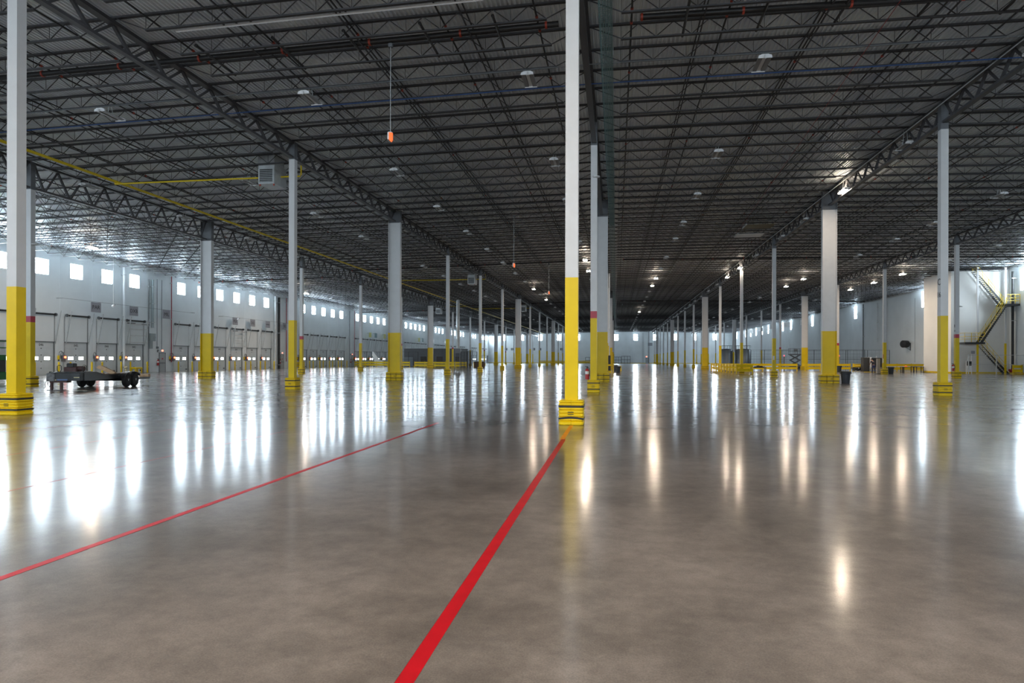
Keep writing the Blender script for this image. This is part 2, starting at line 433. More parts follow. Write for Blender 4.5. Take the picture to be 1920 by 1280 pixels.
def bumper_half(hx, hy, y_lo, y_hi, gap_side):
    """ribbed rounded-square shell ring segment"""
def rounded(hx, hy, r, n=4):
    pts = []
    for cx, cy, a0 in ((hx-r, hy-r, 0), (-hx+r, hy-r, PI/2), (-hx+r, -hy+r, PI), (hx-r, -hy+r, 1.5*PI)):
        for i in range(n+1):
            a = a0 + PI/2*i/n; pts.append((cx+r*math.cos(a), cy+r*math.sin(a)))
    return pts
def shell(hx, hy, h, r, side=None, inner=None):
    """ribbed plastic shell: profile of ring insets up the height; side -1/+1 keeps only x<0 / x>0"""
    prof = [(0.012,0.0),(0.0,0.02),(0.0,0.075),(0.02,0.095),(0.0,0.115),(0.0,0.185),(0.022,0.2),(0.0,0.215),(0.0,0.265),(0.016,0.28),(0.0,0.295),(0.0,0.345),(0.022,0.36),(0.0,0.375),(0.0,0.445),(0.016,0.46),(0.0,0.48),(0.0,0.515),(0.02,0.53),(0.0,0.545),(0.0,0.57),(0.03,0.59)]
    k = h/0.59
    base = rounded(hx, hy, r)
    if side: 
        base = [(max(0.002, x*side)*side, y) if x*side < 0.002 else (x, y) for x, y in base]
        keep = [p for p in base if p[0]*side > 0.0021]
        keep.sort(key=lambda p: math.atan2(p[1], p[0]*side))
        base = [(0.002*side, keep[0][1])] + keep + [(0.002*side, keep[-1][1])]
    n = len(base); mb = MB(); vs = []
    for ins, z in prof:
        for x, y in base:
            vs.append((x*(1-1.5*ins/hx), y*(1-1.5*ins/hy), z*k))
    m_ = len(prof); fs = []
    for j in range(m_-1):
        for i in range(n): fs.append((j*n+i, j*n+(i+1)%n, (j+1)*n+(i+1)%n, (j+1)*n+i))
    fs += [tuple(range(n-1,-1,-1)), tuple(range((m_-1)*n, m_*n))]
    return mb.add(vs, fs)
def strap(hx, hy, r, z, sag=0.0):
    b0 = rounded(hx, hy, r); base = []
    for i_, p_ in enumerate(b0):
        q_ = b0[(i_+1) % len(b0)]; base.append(p_)
        if math.hypot(p_[0]-q_[0], p_[1]-q_[1]) > 0.2: base += [(p_[0]+(q_[0]-p_[0])*f_, p_[1]+(q_[1]-p_[1])*f_) for f_ in (0.2, 0.4, 0.6, 0.8)]
    n = len(base); vs = []
    for dz in (-0.023, 0.023):
        for x, y in base:
            s_ = sag*max(0, 1-(x/hx)**2)
            vs.append((x, y, z+dz+s_))
    return MB().add(vs, [(i,(i+1)%n,n+(i+1)%n,n+i) for i in range(n)])
BH = 0.295
def protector(row, k, x, y, label):
    t = thing('column_protector', label, 'column guard', (x, y, 0), 0, 'yellow column guards')
    if WIDE(k):
        for sx in (-0.40, 0.0, 0.40):
            put('shell', cached('shell_third', lambda: shell(0.199, 0.30, 0.57, 0.06).mesh('shell', M_YELP)), t, (sx, 0, 0))
        for z in (0.15, 0.43): put('strap', cached(('strapw', z), lambda: strap(0.605, 0.306, 0.06, z).mesh('strap', M_BLACK)), t)
    else:
        for sd in (-1, 1):
            put('shell_half', cached(('shell_half', sd), lambda: shell(BH, BH, 0.59, 0.07, sd).mesh('shell_half', M_YELP)), t, (0, 0, 0), PI/2 if (row != 'C') else 0)
        for z in (0.15, 0.44):
            sag = 0.03 if (row == 'C' and k == 0 and z < 0.2) else 0.0
            put('strap', cached(('strapn', z, sag), lambda: strap(BH+0.006, BH+0.006, 0.07, z, sag).mesh('strap', M_BLACK)), t)
    if k <= 3:
        for z in (0.31, 0.26): put('print_line', cached(('print', z), lambda: MB().box(-0.075, 0.065, -BH-0.012, -BH-0.001, z-0.008, z+0.008).mesh('print_line', M_INK)), t, (0 if not WIDE(k) else 0.1, 0, 0))
    return t
YT = 3.50
for rn, x, rowtxt in ROWS:
    for k in range(-1, 16):
        if k < 0 and rn not in ('C', 'L1', 'R'): continue
        if (rn == 'R2' and k < 2) or (rn == 'L2' and k < 0): continue
        y = YK(k)
        wide = WIDE(k); sh = widec if wide else narrow
        place = 'behind the viewpoint' if k < 0 else '%s down the hall in the %s' % (ORD[k], rowtxt)
        t = thing('steel_column', '%s white and yellow steel column, %s' % ('wide flanged' if wide else 'slim square', place), 'column', (x, y, 0), 0, 'columns of the ' + rowtxt)
        red = (rn, k) in RED
        put('yellow_shaft', sh(0.0, YT, M_YEL), t)
        z1 = YT
        if red: put('red_band', sh(YT, YT+0.33, M_RED), t); z1 = YT+0.33
        put('white_shaft', sh(z1, CT[rn], M_WHITE), t)
        put('top_section', sh(CT[rn], round(zroof(x)-0.13, 3), M_GREY), t)
        if k >= 0:
            protector(rn, k, x, y, 'yellow ribbed guard at the %s column foot, %s' % (ORD[k], rowtxt))

# ================================================================== ROOF STEEL
def girder_parts(depth, L=S, n=9, simple=False):
    p = L/n; d = depth
    top = MB().box(-0.13, 0.13, 0.17, L-0.17, -0.12, 0.0)
    bot = MB().box(-0.11, 0.11, 0.17, L-0.17, -d, -d+0.10)
    webs = []
    for i in range(n):
        yb = p*(i+0.5)
        webs.append(((0, max(p*i, 0.2), -0.1), (0, yb-0.05, -d+0.08)))
        webs.append(((0, min(p*(i+1), L-0.2), -0.1), (0, yb+0.05, -d+0.08)))
    return top, bot, webs
for rn, x, rowtxt in ROWS:
    zt = zroof(x) - 0.13
    depth = round(zt - GB[rn], 3)
    top, bot, webs = girder_parts(depth)
    mt = top.mesh('top_chord', M_GIRD); mbm = bot.mesh('bottom_chord', M_GIRD)
    wmes = []
    for i, (a, b) in enumerate(webs):
        wdt = 0.10 if i % 2 == 0 else 0.075
        wmes.append(MB().bar(a, b, wdt, wdt, up=(1,0,0)).mesh('web_member', M_GIRD))
    wall_ = MB()
    for a, b in webs: wall_.bar(a, b, 0.085, 0.085, up=(1,0,0))
    wall_me = wall_.mesh('web', M_GIRD)
    for k in range(-1, 16):
        if rn == 'R2' and k < 1: continue
        g = thing('roof_girder', 'dark steel truss girder, %s span of the %s' % (ORD[k+1], rowtxt), 'girder', (x, YK(k), zt), 0, 'girders over the ' + rowtxt)
        put('top_chord', mt, g); put('bottom_chord', mbm, g)
        if k <= 5:
            for wm in wmes: put('web_member', wm, g)
        else:
            w_ = put('web', wall_me, g); w_['kind'] = 'stuff'

JY0, JY1 = 12.6, 269.0
BAYS = [(XWL, XL2, 'left wall bay'), (XL2, XL1, 'left aisle bay'), (XL1, XC, 'bay left of the centre row'), (XC, XR, 'bay right of the centre row'), (XR, XR2, 'right aisle bay'), (XR2, XWR, 'right wall bay')]
def joist_mb(L, depth, npan):
    """local: x 0..L at z=0 (top), returns (top, bottom, web)"""
    top = MB().box(0.0, L, -0.065, 0.065, -0.06, 0.0)
    e = 1.19
    bot = MB().box(e, L-e, -0.055, 0.055, -depth, -depth+0.05)
    web = MB()
    p = (L-2*e)/npan
    web.bar((0.15, 0, -0.06), (e+0.05, 0, -depth+0.03), 0.028, 0.028, (0,1,0), False)
    web.bar((L-0.15, 0, -0.06), (L-e-0.05, 0, -depth+0.03), 0.028, 0.028, (0,1,0), False)
    for i in range(npan):
        a, m, b = e+p*i, e+p*(i+0.5), e+p*(i+1)
        web.bar((a, 0, -depth+0.04), (m, 0, -0.05), 0.024, 0.024, (0,1,0), False)
        web.bar((b, 0, -depth+0.04), (m, 0, -0.05), 0.024, 0.024, (0,1,0), False)
        web.bar((a, 0, -depth+0.04), (a, 0, -0.05), 0.013, 0.013, (0,1,0), False)
    return top, bot, web
import math as _m
def in_view(x, y, z):
    d = y*math.cos(YAW) - x*math.sin(YAW)
    if d < 1: return False
    u = 960 + 1253.2*(x*math.cos(YAW)+y*math.sin(YAW))/d; v = 673 - 1253.2*(z-EYE)/d
    return -150 < u < 2070 and v > -60
cands = []
for bi, (xa, xb, nm) in enumerate(BAYS):
    j = 0
    while True:
        y = Y0 + JP*j - 2*JP
        if y > JY1: break
        if y > JY0:
            dist = math.hypot((xa+xb)/2, y)
            vis = any(in_view(xa+(xb-xa)*t, y, 12.6) for t in (0, .25, .5, .75, 1))
            cands.append((0 if vis else 1, dist, bi, y))
        j += 1
cands.sort()
jm = []
for bi, (xa, xb, nm) in enumerate(BAYS):
    za, zb = zroof(xa), zroof(xb)
    L = math.hypot(xb-xa, zb-za)
    depth, npan = (1.02, 12) if bi == 0 else (0.56, 11)
    t_, b_, w_ = joist_mb(L, depth, npan)
    ang = -math.atan2(zb-za, xb-xa)
    jm.append((t_.mesh('top_chord', M_STEEL), b_.mesh('bottom_chord', M_STEEL), w_.mesh('web', M_STEEL), (t_, b_, w_), za, ang, xa))
rest = MB(); n_thing = 0; jn = {}
for vis, dist, bi, y in cands:
    tm, bm_, wm, raw, za, ang, xa = jm[bi]
    if vis == 0 and n_thing < 295:
        n_thing += 1; jn[bi] = jn.get(bi, 0) + 1
        o = tag(put('roof_joist', None, None, (xa, y, za), rot=(0, ang, 0)), '%s dark open-web joist from the near end of the %s' % (ordw(jn[bi]), BAYS[bi][2]), 'joist', 'roof joists of the ' + BAYS[bi][2])
        put('top_chord', tm, o); put('bottom_chord', bm_, o)
        wo = put('web', wm, o)
        wo['kind'] = 'stuff'
    else:
        Mx = Matrix.Translation((xa, y, za)) @ Matrix.Rotation(ang, 4, 'Y')
        for r in raw: rest.add([Mx @ Vector(v) for v in r.v], r.f)
ro = put('distant_roof_joists', rest.mesh('distant_roof_joists', M_STEEL)); tag(ro, 'dense rows of dark steel joists far down the hall', 'joists', None, 'stuff')

# ================================================================== DOCK DOORS
SECH = DOORH/5
def door_section():
    w = DOORW/2
    o = [(0.09,0.0),(0.075,0.02),(0.075,SECH-0.02),(0.09,SECH),(0.13,SECH),(0.13,0.0)]
    return MB().prism(o, 'x', -w, w).mesh('door_section', M_DOOR)
M_SEC = door_section()
M_SHAFT = mat('black_torsion_tube', (0.015, 0.015, 0.016), 0.5, noise=0.1)
ME_PANE = MB().box(-0.3, 0.3, 0.06, 0.078, 0, 0.30).mesh('vision_pane', M_VPANE)
ME_PFR = holed(0.68, 0.38, 0.02, [(-0.3, 0.3, 0.04, 0.34)]).mesh('pane_frame', M_TRACK)
ME_TRACK = MB().add(*(lambda m: (m.v, m.f))(MB().prism([(-0.09,0.0),(0.03,0.0),(0.03,0.10),(-0.09,0.10)], 'z', 0, 5.55))).mesh('track', M_TRACK)
ME_LIFT = MB().bar((0, -0.12, 2.9), (0, -0.72, 6.0), 0.05, 0.05, up=(1,0,0)).mesh('lift_track', M_GALV)
ME_SHAFT = MB().tube((-1.05, -0.18, 5.62), (1.35, -0.18, 5.62), 0.085, 10).mesh('torsion_tube', M_SHAFT, True)
ME_DRUM = MB().tube((-0.06, -0.18, 5.62), (0.06, -0.18, 5.62), 0.15, 12).mesh('cable_drum', M_TRACK, True)
ME_HINGE = MB().box(-0.05, 0.05, 0.06, 0.08, -0.05, 0.05).mesh('hinge', M_TRACK)
ME_BUMP = MB().box(-0.12, 0.12, 0.03, 0.09, 0.18, 0.30).mesh('handle', M_BLACK)
ME_HEAD = MB().box(-DOORW/2-0.1, DOORW/2+0.1, -0.03, 0.03, DOORH-0.02, DOORH+0.05).mesh('head_trim', M_TRACK)
ndoor = 0; num = 47
doorlist = [m for m in slots if HASWIN(m) and slotY(m) < YFAR-2 and m >= -3]
numat = {}
for m in doorlist:
    ndoor += 1
    y = slotY(m)
    if m >= 0: n_ = num; num -= 1
    else: n_ = 47 - m
    d = struct('door_%d' % ndoor, None, 'grey sectional dock door number %03d in the left wall' % n_, (XWL, y, 0), PI/2)
    for i in range(5):
        sc = put('door_section', M_SEC, d, (0, 0, i*SECH))
    for sx in (-0.62, 0.62):
        p = put('vision_pane', ME_PANE, d, (sx, 0, 1.38)); put('pane_frame', ME_PFR, p, (0, 0.055, -0.04))
    for sx in (-1.42, 1.42):
        put('track', ME_TRACK, d, (sx, 0, 0)); put('lift_track', ME_LIFT, d, (sx*0.97, 0, 0))
        put('cable_drum', ME_DRUM, d, (sx*0.95, 0, 0))
    put('torsion_tube', ME_SHAFT, d); put('head_trim', ME_HEAD, d)
    put('handle', ME_BUMP, d, (1.0, 0, 0))
    if m < 26:
        for i in range(1, 5): put('hinge', ME_HINGE, d, (0, 0, i*SECH))
        put('door_number', text_mesh('%03d' % n_, 0.34, M_INK), d, (0, 0.068, 2.76), rot=(PI/2, 0, 0))
# knock-out ladders of rails on two doors
M_RAILG = mat('pale_guard_rail', (0.55, 0.56, 0.56), 0.4, metal=0.3, noise=0.05)
for m, lab in ((4, 'pale safety gate frame hanging above the dock door beside the wall panel'), (9, 'pale safety gate frame hanging above the dock door under the second sign')):
    t = thing('dock_safety_gate', lab, 'safety gate', (XWL, slotY(m), 0), PI/2)
    for z in (3.25, 4.0, 4.7, 5.2): put('gate_bar', MB().bar((-1.2, -0.45, z), (1.35, -0.45, z+0.02), 0.05, 0.07).mesh('gate_bar', M_RAILG), t)
    for sx in (-1.25, 1.4): put('gate_post', MB().bar((sx, -0.45, 3.1), (sx, -0.45, 5.75), 0.06, 0.06).mesh('gate_post', M_RAILG), t)
    put('cross_arm', MB().bar((-1.6, -0.4, 5.3), (-0.4, -0.4, 5.34), 0.06, 0.07).mesh('cross_arm', M_SHAFT), t)
    put('cross_arm', MB().bar((0.6, -0.4, 5.26), (1.8, -0.4, 5.26), 0.06, 0.07).mesh('cross_arm', M_SHAFT), t)

M_LAMPR = mat('red_signal_lamp', (0.7, 0.05, 0.03), 0.3, emit=(1.0, 0.10, 0.04), estr=3.0)
M_BOX = mat('grey_control_box', (0.16, 0.17, 0.18), 0.45, noise=0.08)
M_BLUEG = mat('blue_grey_enclosure', (0.30, 0.35, 0.36), 0.45, noise=0.06)
def bollard_me():
    prof = [(0.085,0.0),(0.085,1.10),(0.078,1.15),(0.055,1.185),(0.02,1.2)]
    return MB().lathe(prof, 14).mesh('bollard', M_YEL, True)
ME_BOL = bollard_me(); ME_BOLF = MB().lathe([(0.15,0.0),(0.15,0.015),(0.09,0.02)], 14).mesh('base_flange', M_YEL)
for m in doorlist:
    if slotY(m) > 205 or m < -1: continue
    y = slotY(m); n_ = 46-m if False else m+2
    for sd, txt in ((-1.31, 'near'), (1.31, 'far')):
        b = thing('bollard', 'yellow bollard on the %s side of the %s dock door opening' % (txt, ordw(n_)), 'bollard', (XWL+0.55, y+sd, 0), 0, 'dock bollards')
        put('post', ME_BOL, b); put('base_flange', ME_BOLF, b)
    if slotY(m) < 150:
        c = thing('dock_control_box', 'wall control box with lit red lamp beside the %s dock door opening' % ordw(n_), 'control box', (XWL, y-1.68, 0), PI/2, 'dock controls')
        put('box', cached('cbox', lambda: MB().bbox(-0.16, 0.16, -0.22, -0.003, 1.22, 1.48, 0.015).mesh('box', M_BOX)), c)
        put('lamp_housing', cached('chous', lambda: MB().bbox(-0.17, 0.17, -0.26, -0.003, 1.48, 1.82, 0.015).mesh('lamp_housing', M_BOX)), c)
        put('red_lamp', cached('clamp', lambda: MB().tube((0.03, -0.25, 1.64), (0.03, -0.33, 1.64), 0.095, 14).mesh('red_lamp', M_LAMPR, True)), c)
        put('conduit', cached('ccond', lambda: MB().tube((-0.08, -0.06, 0.0), (-0.08, -0.06, 1.22), 0.045, 8).mesh('conduit', M_GALV, True)), c)
        put('conduit', cached('ccond2', lambda: MB().tube((0.10, -0.06, 0.0), (0.10, -0.06, 1.22), 0.055, 8).mesh('conduit', M_GALV, True)), c)
        put('cable_loop', cached('cloop', lambda: MB().path([(-0.30, -0.12, 1.5), (-0.34, -0.14, 1.9), (-0.22, -0.14, 2.12), (-0.02, -0.14, 2.08), (0.05, -0.12, 1.82)], 0.022, 6).mesh('cable_loop', M_BLACK, True)), c)
        if m % 2 == 0 and m > 0:
            hk = thing('wheel_chock_holder', 'yellow hook with looped black cable before the %s dock door opening' % ordw(n_), 'holder', (XWL, y-2.2, 0), PI/2, 'chock holders')
            put('hook', cached('hook', lambda: MB().bbox(-0.08, 0.08, -0.16, -0.002, 1.42, 1.80, 0.02).mesh('hook', M_YELP)), hk)
            put('plug', cached('plug', lambda: MB().tube((0, -0.1, 1.42), (0, -0.1, 1.28), 0.06, 8).mesh('plug', M_BLACK, True)), hk)
            put('cable', cached('hcable', lambda: MB().path([(0, -0.1, 1.8), (0.05, -0.12, 2.12), (0.25, -0.13, 2.22), (0.42, -0.12, 2.1), (0.48, -0.1, 1.7)], 0.022, 6).mesh('cable', M_BLACK, True)), hk)

# hanging destination signs on a wire
M_SIGN = mat('grey_sign_board', (0.30, 0.30, 0.33), 0.6, noise=0.04)
M_WIRE = mat('steel_wire', (0.10, 0.10, 0.11), 0.5, noise=0.1)
XS = -51.2
for (y0, y1, z0, z1, lab) in ((55.4, 75.2, 7.17, 7.10, 'thin wire carrying the nearer dock destination signs'), (81.3, 100.5, 7.12, 7.13, 'thin wire carrying the farther dock destination signs')):
    w_ = thing('sign_wire', lab, 'wire', (XS, y0, 0))
    put('wire', MB().tube((0, 0, z0), (0, y1-y0, z1), 0.014, 6).mesh('wire', M_WIRE, True), w_)
    for yy in (0.0, y1-y0): put('wall_bracket', MB().tube((0, yy, z0), (XWL-XS, yy, z0), 0.02, 6).mesh('wall_bracket', M_WIRE, True), w_)
for txt, y in (('PAR', 59.43), ('DXB', 64.72), ('MIL', 70.0), ('PEK', 84.06), ('DEL', 88.5), ('', 92.66), ('SEL', 97.84)):
    t = thing('dock_sign', 'grey hanging sign board %s above the dock doors' % ('reading '+txt if txt else 'with one blurred line of small lettering'), 'sign', (XS, y, 6.12), PI/2)
    put('board', cached('sboard', lambda: MB().box(-0.64, 0.64, -0.01, 0.01, 0, 0.98).mesh('board', M_SIGN)), t)
    for sx in (-0.5, 0.5): put('hook', cached('shook', lambda: MB().tube((0, 0, 0.98), (0, 0, 1.04), 0.012, 6).mesh('hook', M_WIRE)), t, (sx, 0, 0))
    if txt: put('lettering', text_mesh(txt, 0.56, M_INK), t, (0, -0.014, 0.48), rot=(PI/2, 0, 0))
    else:
        for i in range(6): put('lettering', cached('blur', lambda: MB().box(-0.06, 0.06, -0.014, -0.010, 0.42, 0.56).mesh('lettering', M_INK)), t, (-0.42+0.165*i, 0, 0))
M_YSIGN = mat('yellow_green_sign', (0.45, 0.42, 0.05), 0.5, noise=0.1); M_TSIGN = mat('teal_sign', (0.10, 0.20, 0.22), 0.5, noise=0.1)
for y, m_, lab in ((134.6, M_YSIGN, 'yellow board of the nearer far sign pair'), (138.0, M_TSIGN, 'teal board of the nearer far sign pair'), (143.6, M_YSIGN, 'yellow board of the farther sign pair'), (147.4, M_SIGN, 'grey board of the farther sign pair'), (170.0, M_YSIGN, 'small yellow board hung before the distant windows'), (173.5, M_TSIGN, 'small teal board hung before the distant windows'), (184.0, M_FIX, 'first small white board hung before distant doors'), (197.0, M_FIX, 'second small white board hung before distant doors')):
    t = thing('dock_sign', lab, 'sign', (XS, y, 6.1), PI/2)
    put('board', cached(('sb2', m_.name), lambda: MB().box(-0.7, 0.7, -0.012, 0.012, 0, 1.0).mesh('board', m_)), t)
    put('wall_arm', cached('shook2', lambda: MB().bar((0, 0.0, 0.9), (0, 0.72, 0.9), 0.05, 0.05).mesh('wall_arm', M_WIRE)), t)

# service doors in the door-less slots
M_MDOOR = mat('grey_service_door', (0.40, 0.42, 0.43), 0.5, noise=0.05)
M_EXIT = mat('red_exit_sign', (0.8, 0.10, 0.06), 0.4, emit=(1.0, 0.16, 0.10), estr=1.6)
M_EXTR = mat('extinguisher_red', (0.42, 0.012, 0.015), 0.3, noise=0.05)
ME_LEAF = MB().bbox(-0.48, 0.48, -0.05, -0.002, 0.0, 2.13, 0.01).mesh('door_leaf', M_MDOOR)
ME_DFR = holed(1.12, 2.22, 0.06, [(-0.49, 0.49, 0.0, 2.14)]).mesh('door_frame', M_TRACK)
ME_BAR = MB().box(-0.40, 0.42, -0.11, -0.05, 0.98, 1.06).mesh('panic_bar', M_TRACK)
ME_NOTE = MB().box(-0.13, 0.13, -0.056, -0.051, 1.42, 1.58).mesh('door_notice', M_RED)
SD = {5: 'near the red standpipe', 12: 'behind the low yellow rail', 19: 'behind the left yellow barrier'}
def extinguisher(loc, label, s=1.0):
    t = thing('fire_extinguisher', label, 'extinguisher', loc, 0)
    put('cylinder', cached(('excyl', s), lambda: MB().lathe([(0.085*s,0),(0.09*s,0.03*s),(0.09*s,0.40*s),(0.07*s,0.46*s),(0.03*s,0.49*s),(0.03*s,0.52*s)], 16).mesh('cylinder', M_EXTR, True)), t)
    put('label_band', cached(('exlab', s), lambda: MB().lathe([(0.0915*s,0.24*s),(0.0915*s,0.37*s)], 16).mesh('label_band', M_FIX, True)), t)
    put('valve', cached(('exval', s), lambda: MB().box(-0.025*s, 0.025*s, -0.03*s, 0.03*s, 0.50*s, 0.58*s).mesh('valve', M_BLACK)), t)
    put('lever', cached(('exlev', s), lambda: MB().bar((-0.10*s, 0, 0.60*s), (0.05*s, 0, 0.57*s), 0.025*s, 0.02*s).mesh('lever', M_BLACK)), t)
    put('hose', cached(('exhose', s), lambda: MB().path([(0.03*s,0,0.54*s),(0.10*s,0,0.50*s),(0.115*s,0,0.35*s),(0.105*s,0,0.15*s)], 0.013*s, 6).mesh('hose', M_BLACK, True)), t)
    return t
for m, y, lab in ((5, 70.2, 'grey service door with panic bar beside the red standpipe'), (12, 98.3, 'grey service door behind the yellow rail past the second sign group'), (19, 126.5, 'grey service door behind the yellow left barrier')):
    ndoor += 1
    d = struct('door_%d' % ndoor, None, lab, (XWL, y, 0), PI/2)
    put('door_leaf', ME_LEAF, d); put('door_frame', ME_DFR, d, (0, -0.06, 0)); put('panic_bar', ME_BAR, d); put('door_notice', ME_NOTE, d)
    e = thing('exit_sign', 'red exit sign above the service door %s' % SD[m], 'exit sign', (XWL, y-0.05, 2.32), PI/2)
    put('housing', cached('exh', lambda: MB().bbox(-0.17, 0.17, -0.09, -0.004, 0, 0.24, 0.01).mesh('housing', M_FIX)), e)
    put('face', cached('exf', lambda: MB().box(-0.15, 0.15, -0.096, -0.091, 0.03, 0.21).mesh('face', M_EXIT)), e)
    tm = thing('alarm_device', 'dark alarm box by the service door %s' % SD[m], 'alarm', (XWL, y-0.75, 2.25), PI/2)
    put('body', cached('albody', lambda: MB().bbox(-0.13, 0.13, -0.10, -0.004, 0, 0.30, 0.02).mesh('body', M_BOX)), tm)
    put('lens', cached('allens', lambda: MB().box(-0.06, 0.06, -0.115, -0.101, 0.05, 0.15).mesh('lens', M_FIX)), tm)
    ex = extinguisher((XWL+0.13, y-0.85, 0.75), 'red fire extinguisher hung by the service door %s' % SD[m], 1.3)

# pipes and conduits on the left wall
M_WPIPE = mat('white_downpipe', (0.70, 0.73, 0.74), 0.45, noise=0.03)
M_REDP = mat('red_standpipe', (0.30, 0.02, 0.04), 0.4, noise=0.08)
def wallpipe(name, y, r, z0, z1, m_, label, x=XWL, off=0.12, clips=True, cat='pipe'):
    sx = 1 if x < 0 else -1
    t = thing(name, label, cat, (x, y, 0))
    put('pipe', MB().tube((sx*(off+r), 0, z0), (sx*(off+r), 0, z1), r, 12).mesh('pipe', m_, True), t)
    if clips:
        for z in (z0+0.6, (z0+z1)/2, z1-0.8): put('clip', MB().box(min(0.004*sx, sx*(off+2*r+0.02)), max(0.004*sx, sx*(off+2*r+0.02)), -r-0.03, r+0.03, z-0.03, z+0.03).mesh('clip', M_GALV), t)
    return t
wallpipe('downpipe', 63.83, 0.13, 0.0, 11.2, M_WPIPE, 'thick white downpipe between the last two dock doors before the wall panel')
wallpipe('conduit', 67.7, 0.06, 0.0, 10.4, M_TRACK, 'dark conduit running up beside the grey wall panel')
wallpipe('conduit', 68.25, 0.14, 5.0, 10.4, M_BLUEG, 'broad grey cable riser above the grey wall panel')
wallpipe('conduit', 69.3, 0.025, 2.9, 10.6, M_TRACK, 'thin conduit dropping to a small box left of the first service door', off=0.003, clips=False)
wallpipe('conduit', 70.1, 0.025, 2.6, 10.6, M_TRACK, 'thin conduit dropping to the exit sign of the first service door', off=0.003, clips=False)
wallpipe('standpipe', 71.6, 0.055, 1.1, 11.2, M_REDP, 'red standpipe right of the first service door')
wallpipe('downpipe', 95.7, 0.13, 0.0, 11.2, M_WPIPE, 'thick white downpipe just before the black pipe')
wallpipe('downpipe', 96.8, 0.17, 0.0, 11.0, M_SHAFT, 'thick black vertical pipe by the second service door')
wallpipe('standpipe', 99.4, 0.06, 1.1, 11.2, M_REDP, 'red standpipe beside the near yellow slim column')
wallpipe('standpipe', 127.4, 0.06, 0.9, 11.2, M_REDP, 'red standpipe behind the left yellow barrier')
wallpipe('conduit', 124.9, 0.05, 0.0, 11.0, M_TRACK, 'dark conduit left of the farther red standpipe')
wallpipe('downpipe', 155.4, 0.12, 0.0, 11.0, M_TRACK, 'dark vertical pipe between distant window groups')
t = thing('wall_panel_box', 'blue grey electrical enclosure on the left wall after the dock doors', 'enclosure', (XWL, 68.3, 3.5), PI/2)
put('cabinet', MB().bbox(-0.45, 0.45, -0.30, -0.004, 0, 0.85, 0.02).mesh('cabinet', M_BLUEG), t)
put('cabinet_door', MB().bbox(-0.41, 0.41, -0.325, -0.30, 0.04, 0.81, 0.008).mesh('cabinet_door', M_BLUEG), t)
put('latch', MB().box(0.32, 0.36, -0.345, -0.325, 0.38, 0.48).mesh('latch', M_TRACK), t)
put('lower_trunking', MB().box(-0.30, 0.15, -0.14, -0.004, -0.85, 0.0).mesh('lower_trunking', M_BLUEG), t)
t = thing('junction_box', 'small grey junction box at the end of the thin conduit', 'box', (XWL, 69.3, 2.65), PI/2)
put('box', MB().bbox(-0.13, 0.13, -0.16, -0.004, 0, 0.25, 0.01).mesh('box', M_BOX), t); put('cover', MB().box(-0.11, 0.11, -0.17, -0.16, 0.02, 0.23).mesh('cover', M_TRACK), t)

# ================================================================== LAMPS
def fixture(loc, label, lit, k, hang=0.42):
    t = thing('high_bay_lamp', label, 'lamp', loc, 0, 'lit high-bay lamps' if lit else 'unlit high-bay lamps')
    put('spine', cached('lsp', lambda: MB().bbox(-0.06, 0.06, -0.58, 0.58, 0.02, 0.10, 0.01).mesh('spine', M_FIX)), t)
    for sx in (-1, 1):
        put('reflector', cached(('lrf', sx), lambda: MB().prism([(sx*0.06, 0.055),(sx*0.23, -0.005),(sx*0.235, 0.01),(sx*0.06, 0.075)], 'y', -0.575, 0.575).mesh('reflector', M_REFG)), t)
        ln = M_LIT if lit else M_TUBE
        put('lens', cached(('lln', sx, lit), lambda: MB().add([(min(sx*0.075, sx*0.20), y_, -0.012) for y_ in (0.55, -0.55)] + [(max(sx*0.075, sx*0.20), y_, -0.012) for y_ in (-0.55, 0.55)], [(0,3,2,1)]).mesh('lens', ln, keep=True)), t)
        if lit: put('added_uplight', cached(('lup', sx), lambda: MB().add([(min(sx*0.08, sx*0.17), -0.5, 0.10), (max(sx*0.08, sx*0.17), -0.5, 0.10), (max(sx*0.08, sx*0.17), 0.5, 0.10), (min(sx*0.08, sx*0.17), 0.5, 0.10)], [(0,1,2,3)]).mesh('added_uplight', M_UPL, keep=True)), t)  # added upward-facing strip that lights the deck above
        put('end_plate', cached(('lep', sx), lambda: MB().prism([(-0.24,-0.03),(0.24,-0.03),(0.22,0.06),(0.1,0.11),(-0.1,0.11),(-0.22,0.06)], 'y', sx*0.58, sx*0.60).mesh('end_plate', M_FIX)), t)
    put('hanger', cached(('lhg', hang), lambda: MB().tube((-0.12, 0, 0.05), (-0.05, 0, hang), 0.012, 6).mesh('hanger', M_GALV)), t)
    put('hanger', cached(('lhg2', hang), lambda: MB().tube((0.12, 0, 0.05), (0.05, 0, hang), 0.012, 6).mesh('hanger', M_GALV)), t)
    put('sensor', cached('lsn', lambda: MB().lathe([(0.02,-0.075),(0.045,-0.05),(0.045,0.03),(0.03,0.05)], 10, (0, -0.65, 0)).mesh('sensor', M_FIX, True)), t)
LX = [-43.2, -31.0, -20.8, -11.97, -3.25, 5.1, 14.05, 23.7, 33.4]
LTX = ['bay by the left wall', 'second lamp row from the left', 'third lamp row from the left', 'fourth lamp row from the left', 'lamp row left of the central columns', 'lamp row right of the central columns', 'lamp row along the right girder', 'second lamp row from the right', 'lamp row nearest the right wall']
LY = [-5.8, 3.0, 12.0, 25.1, 35.3, 44.0, 52.9, 61.0, 70.3, 79.6, 88.4, 97.2, 106.0, 115.0, 124.0, 133.0, 142.0, 151.0, 160.0, 169.0, 178.0, 187.0, 196.0, 205.0, 214.0, 223.0, 232.0, 241.0]
